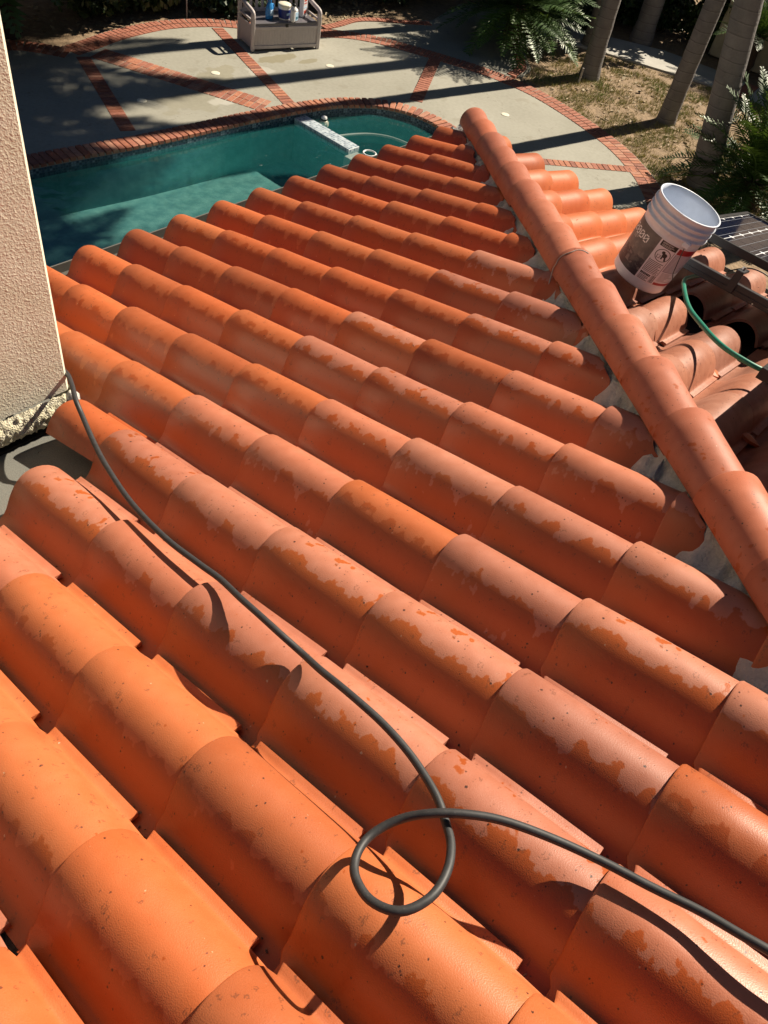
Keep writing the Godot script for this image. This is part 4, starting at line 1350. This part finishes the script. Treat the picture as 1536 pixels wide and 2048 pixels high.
func build_lines() -> void:
	var pts: Array = []
	for a: Array in [[-3.40, -0.06, -0.15], [-3.43, 0.12, 0.60], [-3.455, 0.20, 0.85], [-3.497, 0.305, 1.06], [-3.557, 0.378, 1.205], [-3.6, 0.396, 1.296], [-3.618, 0.38, 1.354], [-3.665, 0.392, 1.485], [-3.709, 0.419, 1.619], [-3.759, 0.464, 1.806], [-3.789, 0.513, 1.996], [-3.794, 0.547, 2.135], [-3.796, 0.571, 2.224], [-3.817, 0.615, 2.32], [-3.829, 0.644, 2.401], [-3.834, 0.656, 2.473], [-3.832, 0.655, 2.544], [-3.85, 0.694, 2.61], [-3.861, 0.726, 2.676], [-3.868, 0.746, 2.735], [-3.873, 0.758, 2.793], [-3.883, 0.77, 2.852], [-3.897, 0.779, 2.907], [-3.923, 0.794, 2.97], [-3.951, 0.805, 3.011], [-3.985, 0.824, 3.047], [-4.033, 0.845, 3.07], [-4.086, 0.856, 3.075], [-4.134, 0.851, 3.053], [-4.149, 0.829, 3.006], [-4.132, 0.807, 2.96], [-4.098, 0.791, 2.937], [-4.054, 0.785, 2.933], [-4.005, 0.800, 2.953], [-3.969, 0.824, 2.987], [-3.935, 0.834, 3.026], [-3.893, 0.836, 3.084], [-3.855, 0.838, 3.165], [-3.826, 0.844, 3.251], [-3.809, 0.86, 3.334], [-3.794, 0.882, 3.412], [-3.791, 0.904, 3.471], [-3.787, 0.924, 3.528], [-3.781, 0.945, 3.612], [-3.77, 1.02, 3.9]]:
		pts.append(Vector3(a[0], a[1], a[2]))
	var st := begin()
	tube(st, spline(pts, 5), [0.0081], 14)
	tag(put("black_cable", done(st), M.cable, self), "black rubber cable with one loop lying across the orange roof tiles", "cable")
	pts = []
	for a: Array in [[-0.55, 0.26, 2.19], [-0.673, 0.285, 2.197], [-0.80, 0.318, 2.192], [-0.95, 0.362, 2.205], [-1.173, 0.43, 2.284], [-1.355, 0.472, 2.377], [-1.507, 0.52, 2.48], [-1.663, 0.569, 2.619], [-1.693, 0.577, 2.735], [-1.672, 0.572, 2.833], [-1.6, 0.56, 2.979], [-1.45, 0.53, 3.3]]:
		pts.append(Vector3(a[0], a[1], a[2]))
	st = begin()
	tube(st, spline(pts, 6), [0.0105], 12)
	tag(put("garden_hose", done(st), M.hose, self), "green garden hose running from behind the bucket past the rail", "hose")

func make_materials() -> void:
	M.grain_tex = grey_texture(noise(31, 0.22, 512, 512, 2), 512, 512)
	M.coarse_tex = grey_texture(noise(33, 0.06, 512, 512, 4), 512, 512)
	make_tile_materials()
	var bt := two_tone(41, 0.02, Color(0.58, 0.39, 0.31), Color(0.74, 0.55, 0.46), 256, 5, 1.0, 0.08, Color(0.48, 0.29, 0.24))
	for c: Color in [Color(1, 1, 1), Color(0.92, 0.82, 0.80), Color(0.82, 0.74, 0.74), Color(1.0, 0.92, 0.86), Color(0.88, 0.76, 0.70)]:
		brick_mats.append(tri_mat(bt, 2.3, 0.85, c, M.coarse_tex, 0.15))
	M.concrete = concrete_mat()
	M.pale_concrete = tri_mat(two_tone(43, 0.012, Color(0.60, 0.59, 0.56), Color(0.72, 0.71, 0.68), 256), 0.35, 0.85)
	M.soil = tri_mat(two_tone(44, 0.02, Color(0.44, 0.37, 0.29), Color(0.62, 0.53, 0.42), 512, 6, 1.0, 0.14, Color(0.26, 0.22, 0.17)), 0.45, 0.95, Color.WHITE, M.coarse_tex, 1.2)
	M.mortar = tri_mat(two_tone(45, 0.03, Color(0.64, 0.63, 0.61), Color(0.84, 0.83, 0.80), 256, 5, 1.0, 0.1, Color(0.42, 0.41, 0.38)), 3.0, 0.9, Color.WHITE, M.coarse_tex, 0.5)
	M.old_mortar = tri_mat(two_tone(46, 0.03, Color(0.70, 0.67, 0.53), Color(0.92, 0.90, 0.84), 256, 5, 1.0, 0.10, Color(0.30, 0.28, 0.22)), 4.0, 0.9, Color.WHITE, M.coarse_tex, 0.6)
	M.felt = tri_mat(two_tone(47, 0.15, Color(0.36, 0.36, 0.34), Color(0.56, 0.56, 0.53), 256, 3, 1.0, 0.15, Color(0.25, 0.25, 0.24)), 5.0, 0.95, Color.WHITE, M.grain_tex, 0.1)
	M.black_felt = tri_mat(two_tone(48, 0.1, Color(0.10, 0.10, 0.10), Color(0.18, 0.17, 0.16), 256, 4), 3.0, 0.95)
	M.black_felt.metallic_specular = 0.15
	var stt := grey_texture(stucco_height(), 512, 512)
	M.stucco = tri_mat(two_tone(50, 0.02, Color(0.86, 0.845, 0.755), Color(0.925, 0.91, 0.835), 256, 5, 1.0, 0.05, Color(0.6, 0.52, 0.46)), 1.6, 0.92, Color.WHITE, stt, 0.20)
	M.gutter = mat(Color(0.42, 0.41, 0.39), 0.5)
	M.wire = mat(Color(0.62, 0.60, 0.58), 0.4)
	M.steel = mat(Color(0.7, 0.7, 0.7), 0.3); M.steel.metallic = 1.0
	M.dark_metal = mat(Color(0.25, 0.24, 0.25), 0.4)
	M.cream = mat(Color(0.86, 0.84, 0.76), 0.5)
	M.white_plastic = mat(Color(0.87, 0.87, 0.87), 0.35)
	M.black_plastic = mat(Color(0.10, 0.10, 0.10), 0.4)
	M.plaster = tri_mat(two_tone(51, 0.012, Color(0.24, 0.52, 0.52), Color(0.44, 0.71, 0.68), 256, 6), 1.6, 0.9)
	M.plaster_green = tri_mat(two_tone(52, 0.012, Color(0.30, 0.40, 0.36), Color(0.40, 0.49, 0.44), 256, 5), 0.5, 0.9)
	M.pale_stone = mat(Color(0.74, 0.77, 0.74), 0.6)
	var mo := Image.create(64, 64, false, Image.FORMAT_RGB8)
	var r := RandomNumberGenerator.new()
	r.seed = 17
	mo.fill(Color(0.33, 0.38, 0.42))
	for yy in 16:
		for xx in 16:
			var c: Color = [Color(0.12, 0.18, 0.26), Color(0.20, 0.28, 0.36), Color(0.34, 0.42, 0.48), Color(0.16, 0.22, 0.26), Color(0.48, 0.56, 0.60)][r.randi() % 5]
			mo.fill_rect(Rect2i(xx * 4, yy * 4, 3, 3), c)
	var mot := ImageTexture.create_from_image(mo)
	M.mosaic = mat(Color.WHITE, 0.25); M.mosaic.albedo_texture = mot
	M.mosaic_tri = tri_mat(mot, 1.7, 0.2)
	var pale := Image.create(64, 64, false, Image.FORMAT_RGB8)
	pale.fill(Color(0.78, 0.80, 0.80))
	for yy in 16:
		for xx in 16:
			pale.fill_rect(Rect2i(xx * 4, yy * 4, 3, 3), Color(0.36, 0.44, 0.52).lerp(Color(0.74, 0.79, 0.83), r.randf()))
	M.mosaic_pale = tri_mat(ImageTexture.create_from_image(pale), 1.3, 0.3)
	var wn := NoiseTexture2D.new()
	var fn := FastNoiseLite.new()
	fn.seed = 4; fn.frequency = 0.012; fn.fractal_octaves = 3
	wn.noise = fn; wn.width = 512; wn.height = 512; wn.seamless = true; wn.as_normal_map = true; wn.bump_strength = 2.0
	M.water = mat(Color(0.12, 0.38, 0.39, 0.32), 0.015)
	M.water.transparency = BaseMaterial3D.TRANSPARENCY_ALPHA
	M.water.normal_enabled = true; M.water.normal_texture = wn; M.water.normal_scale = 0.7
	M.bark = tri_mat(two_tone(53, 0.05, Color(0.22, 0.17, 0.13), Color(0.36, 0.29, 0.22), 256), 3.0, 0.95, Color.WHITE, M.coarse_tex, 1.5)
	var pb := palm_bark_texture()
	M.palm_bark = mat(Color.WHITE, 0.85); M.palm_bark.albedo_texture = pb
	M.palm_bark.uv1_triplanar = true; M.palm_bark.uv1_world_triplanar = true; M.palm_bark.uv1_scale = Vector3.ONE * 0.55
	M.palm_bark.heightmap_enabled = true; M.palm_bark.heightmap_texture = M.coarse_tex; M.palm_bark.heightmap_scale = 0.6
	M.green_stem = mat(Color(0.36, 0.46, 0.24), 0.5)
	M.palm_leaf = leaf_mat(Color(0.22, 0.32, 0.12), 0.45)
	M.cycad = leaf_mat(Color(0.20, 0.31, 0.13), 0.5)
	M.cycad_pale = leaf_mat(Color(0.26, 0.38, 0.14), 0.5)  # paler leaf green, given to fronds at random
	M.dark_leaf = leaf_mat(Color(0.17, 0.26, 0.15), 0.45)
	M.hedge_leaf = leaf_mat(Color(0.20, 0.27, 0.13), 0.5)
	M.dark_leaf.vertex_color_use_as_albedo = true; M.hedge_leaf.vertex_color_use_as_albedo = true
	M.grass = leaf_mat(Color.WHITE, 0.7)
	M.grass.vertex_color_use_as_albedo = true
	M.grey_wall = tri_mat(two_tone(54, 0.02, Color(0.42, 0.41, 0.43), Color(0.52, 0.51, 0.53), 256), 1.0, 0.9)
	M.cream_wall = tri_mat(two_tone(55, 0.02, Color(0.66, 0.62, 0.52), Color(0.74, 0.70, 0.60), 256), 1.0, 0.9)
	M.bench = tri_mat(two_tone(56, 0.04, Color(0.71, 0.675, 0.665), Color(0.77, 0.735, 0.725), 128), 2.0, 0.55)
	M.bench_dark = mat(Color(0.40, 0.39, 0.41), 0.3)
	M.blue_bottle = mat(Color(0.22, 0.52, 0.78), 0.25); M.blue_cap = mat(Color(0.10, 0.42, 0.70), 0.3)
	M.pale_blue = mat(Color(0.66, 0.78, 0.88), 0.5); M.navy = mat(Color(0.08, 0.16, 0.45), 0.4)
	M.teal_print = mat(Color(0.10, 0.38, 0.45), 0.5); M.red_print = mat(Color(0.72, 0.28, 0.22), 0.6)
	M.carton = mat(Color(0.80, 0.80, 0.82), 0.6)
	M.bucket = tri_mat(two_tone(57, 0.03, Color(0.80, 0.83, 0.88), Color(0.87, 0.90, 0.95), 256, 5, 1.0, 0.045, Color(0.60, 0.62, 0.68)), 3.0, 0.38)
	M.label = mat(Color.WHITE, 0.42); M.label.albedo_texture = bucket_label(); M.label.texture_repeat = false
	M.cell = mat(Color(0.05, 0.08, 0.16), 0.08, 0.14); M.cell_back = mat(Color(0.80, 0.81, 0.83), 0.6)
	M.busbar = mat(Color(0.62, 0.64, 0.68), 0.4)
	M.frame = mat(Color(0.09, 0.09, 0.10), 0.35); M.rail = mat(Color(0.14, 0.14, 0.16), 0.4)
	M.cable = tri_mat(two_tone(58, 0.06, Color(0.16, 0.16, 0.165), Color(0.24, 0.24, 0.245), 128, 4, 1.0, 0.1, Color(0.40, 0.39, 0.38)), 6.0, 0.55)
	M.hose = tri_mat(two_tone(59, 0.05, Color(0.10, 0.44, 0.36), Color(0.16, 0.52, 0.43), 128), 5.0, 0.4)

func leaf_mat(c: Color, rough: float) -> StandardMaterial3D:
	var m := mat(c, rough)
	m.backlight_enabled = true
	m.backlight = Color(0.22, 0.28, 0.08)
	m.cull_mode = BaseMaterial3D.CULL_DISABLED
	return m

func stucco_height() -> PackedByteArray:
	# dashed render: fine pimples over slow trowel waves
	var a := noise(49, 0.09, 512, 512, 2)
	var b := noise(149, 0.2, 512, 512, 2)
	var c := noise(249, 0.012, 512, 512, 3)
	var out := PackedByteArray()
	out.resize(512 * 512)
	for i in 512 * 512:
		out[i] = int(clampf(maxf(a[i] - 118, 0) * 0.8 + b[i] * 0.35 + c[i] * 0.35, 0, 255))
	return out

func palm_bark_texture() -> ImageTexture:
	var s := 256
	var n := noise(61, 0.02, s, s, 5)
	var f := noise(62, 0.2, s, s, 2)
	var ringn := noise(63, 0.01, s, s, 2)
	var out := PackedByteArray()
	out.resize(s * s * 3)
	for yy in s:
		for xx in s:
			var i := yy * s + xx
			var band := fposmod(yy / 23.27 + (ringn[i] / 255.0) * 0.15, 1.0)
			var t := n[i] / 255.0 * 0.7 + f[i] / 255.0 * 0.3
			var c := Color(0.36, 0.345, 0.34).lerp(Color(0.54, 0.52, 0.51), t)
			if band < 0.09: c = c.lerp(Color(0.27, 0.25, 0.24), 0.5)
			elif band < 0.16: c = c.lerp(Color(0.62, 0.60, 0.58), 0.25)
			out[i * 3] = int(c.r * 255); out[i * 3 + 1] = int(c.g * 255); out[i * 3 + 2] = int(c.b * 255)
	return ImageTexture.create_from_image(Image.create_from_data(s, s, false, Image.FORMAT_RGB8, out))

func concrete_mat() -> StandardMaterial3D:
	# one large map for the patio: trowelled concrete with damp stains near the bench and brown stains
	var s := 1024
	var n := noise(65, 0.006, s, s, 6)
	var f := noise(66, 0.15, s, s, 3)
	var g := noise(67, 0.02, s, s, 5)
	var out := PackedByteArray()
	out.resize(s * s * 3)
	var spots: Array = []
	for p: Array in [[6.0, -7.86, 0.46, 0.14, 1.0], [6.45, -7.52, 0.28, 0.07, 0.9], [4.5, -7.7, 0.5, 0.35, 0.55], [3.6, -7.1, 0.7, 0.35, 0.35], [4.1, -6.9, 0.3, 0.2, -0.5], [5.35, -7.55, 0.25, 0.2, -0.4]]:
		spots.append([Vector2(p[0], p[1]) / 13.0 + Vector2(0.3, 0.85), p[2] / 13.0, p[3] / 13.0, p[4]])
	for yy in s:
		for xx in s:
			var i := yy * s + xx
			var t := clampf(n[i] / 255.0 * 0.7 + (f[i] / 255.0 - 0.5) * 0.45 + 0.15, 0.0, 1.0)
			var c := Color(0.525, 0.517, 0.468).lerp(Color(0.630, 0.622, 0.575), t)
			if g[i] > 188: c = c.lerp(Color(0.50, 0.48, 0.42), 0.35 * smoothstep(188.0, 215.0, g[i]))
			if absf(n[i] - 128.0) < 0.9 and g[i] > 120: c = c.lerp(Color(0.42, 0.40, 0.35), 0.5)
			for p: Array in spots:
				var d := Vector2(xx / float(s), yy / float(s)) - Vector2(fposmod(p[0].x, 1.0), fposmod(p[0].y, 1.0))
				var q := Vector2(d.x / p[1], d.y / p[2]).length() + (g[i] / 255.0 - 0.5) * 1.3
				if q < 1.0:
					if p[3] > 0: c = c.lerp(Color(0.47, 0.44, 0.33), smoothstep(1.0, 0.85, q) * 0.6 * p[3])
					else: c = c.lerp(Color(0.76, 0.75, 0.72), smoothstep(1.0, 0.8, q) * -p[3])
			out[i * 3] = int(c.r * 255); out[i * 3 + 1] = int(c.g * 255); out[i * 3 + 2] = int(c.b * 255)
	var m := mat(Color.WHITE, 0.8)
	m.albedo_texture = ImageTexture.create_from_image(Image.create_from_data(s, s, false, Image.FORMAT_RGB8, out))
	return m

func _ready() -> void:
	rng.seed = 2024
	# camera: hand held at chest height by someone standing on the pool side slope
	var cam := Camera3D.new()
	cam.name = "camera"
	cam.fov = 66.52
	cam.near = 0.05
	cam.far = 800.0
	cam.transform = Transform3D(Basis(Vector3(0.660332, 0.160731, 0.733572), Vector3(0.488892, 0.649470, -0.582385), Vector3(-0.570040, 0.743205, 0.350286)).orthonormalized(), Vector3(-4.545757, 2.174436, 3.098964))
	add_child(cam)
	cam.current = true
	# clear sky
	var env := Environment.new()
	var sky := Sky.new()
	var sm := ProceduralSkyMaterial.new()
	sm.sky_top_color = Color(0.34, 0.48, 0.70)
	sm.sky_horizon_color = Color(0.72, 0.77, 0.82)
	sm.sky_curve = 0.14
	sm.ground_bottom_color = Color(0.25, 0.22, 0.18)
	sm.ground_horizon_color = Color(0.5, 0.48, 0.44)
	sm.sky_energy_multiplier = 0.40
	sky.sky_material = sm
	env.background_mode = Environment.BG_SKY
	env.sky = sky
	env.tonemap_mode = Environment.TONE_MAPPER_LINEAR
	env.tonemap_exposure = 1.78
	env.sdfgi_enabled = true; env.ssao_enabled = true; env.ssil_enabled = true
	var we := WorldEnvironment.new()
	we.name = "environment"
	we.environment = env
	add_child(we)
	# sun: off to the right and ahead
	var sun := DirectionalLight3D.new()
	sun.name = "sun"
	sun.light_color = Color(1.0, 0.945, 0.86)
	sun.light_energy = 1.6
	sun.light_angular_distance = 0.53
	sun.shadow_enabled = true
	add_child(sun)
	var el := deg_to_rad(41.0)
	var az := deg_to_rad(10.5)
	sun.look_at_from_position(Vector3(cos(el) * cos(az), sin(el), cos(el) * sin(az)) * 30.0, Vector3.ZERO)

	make_profile()
	make_materials()
	build_yard()
	build_house()
	build_garden()
	build_bench()
	build_bucket()
	build_solar()
	build_lines()
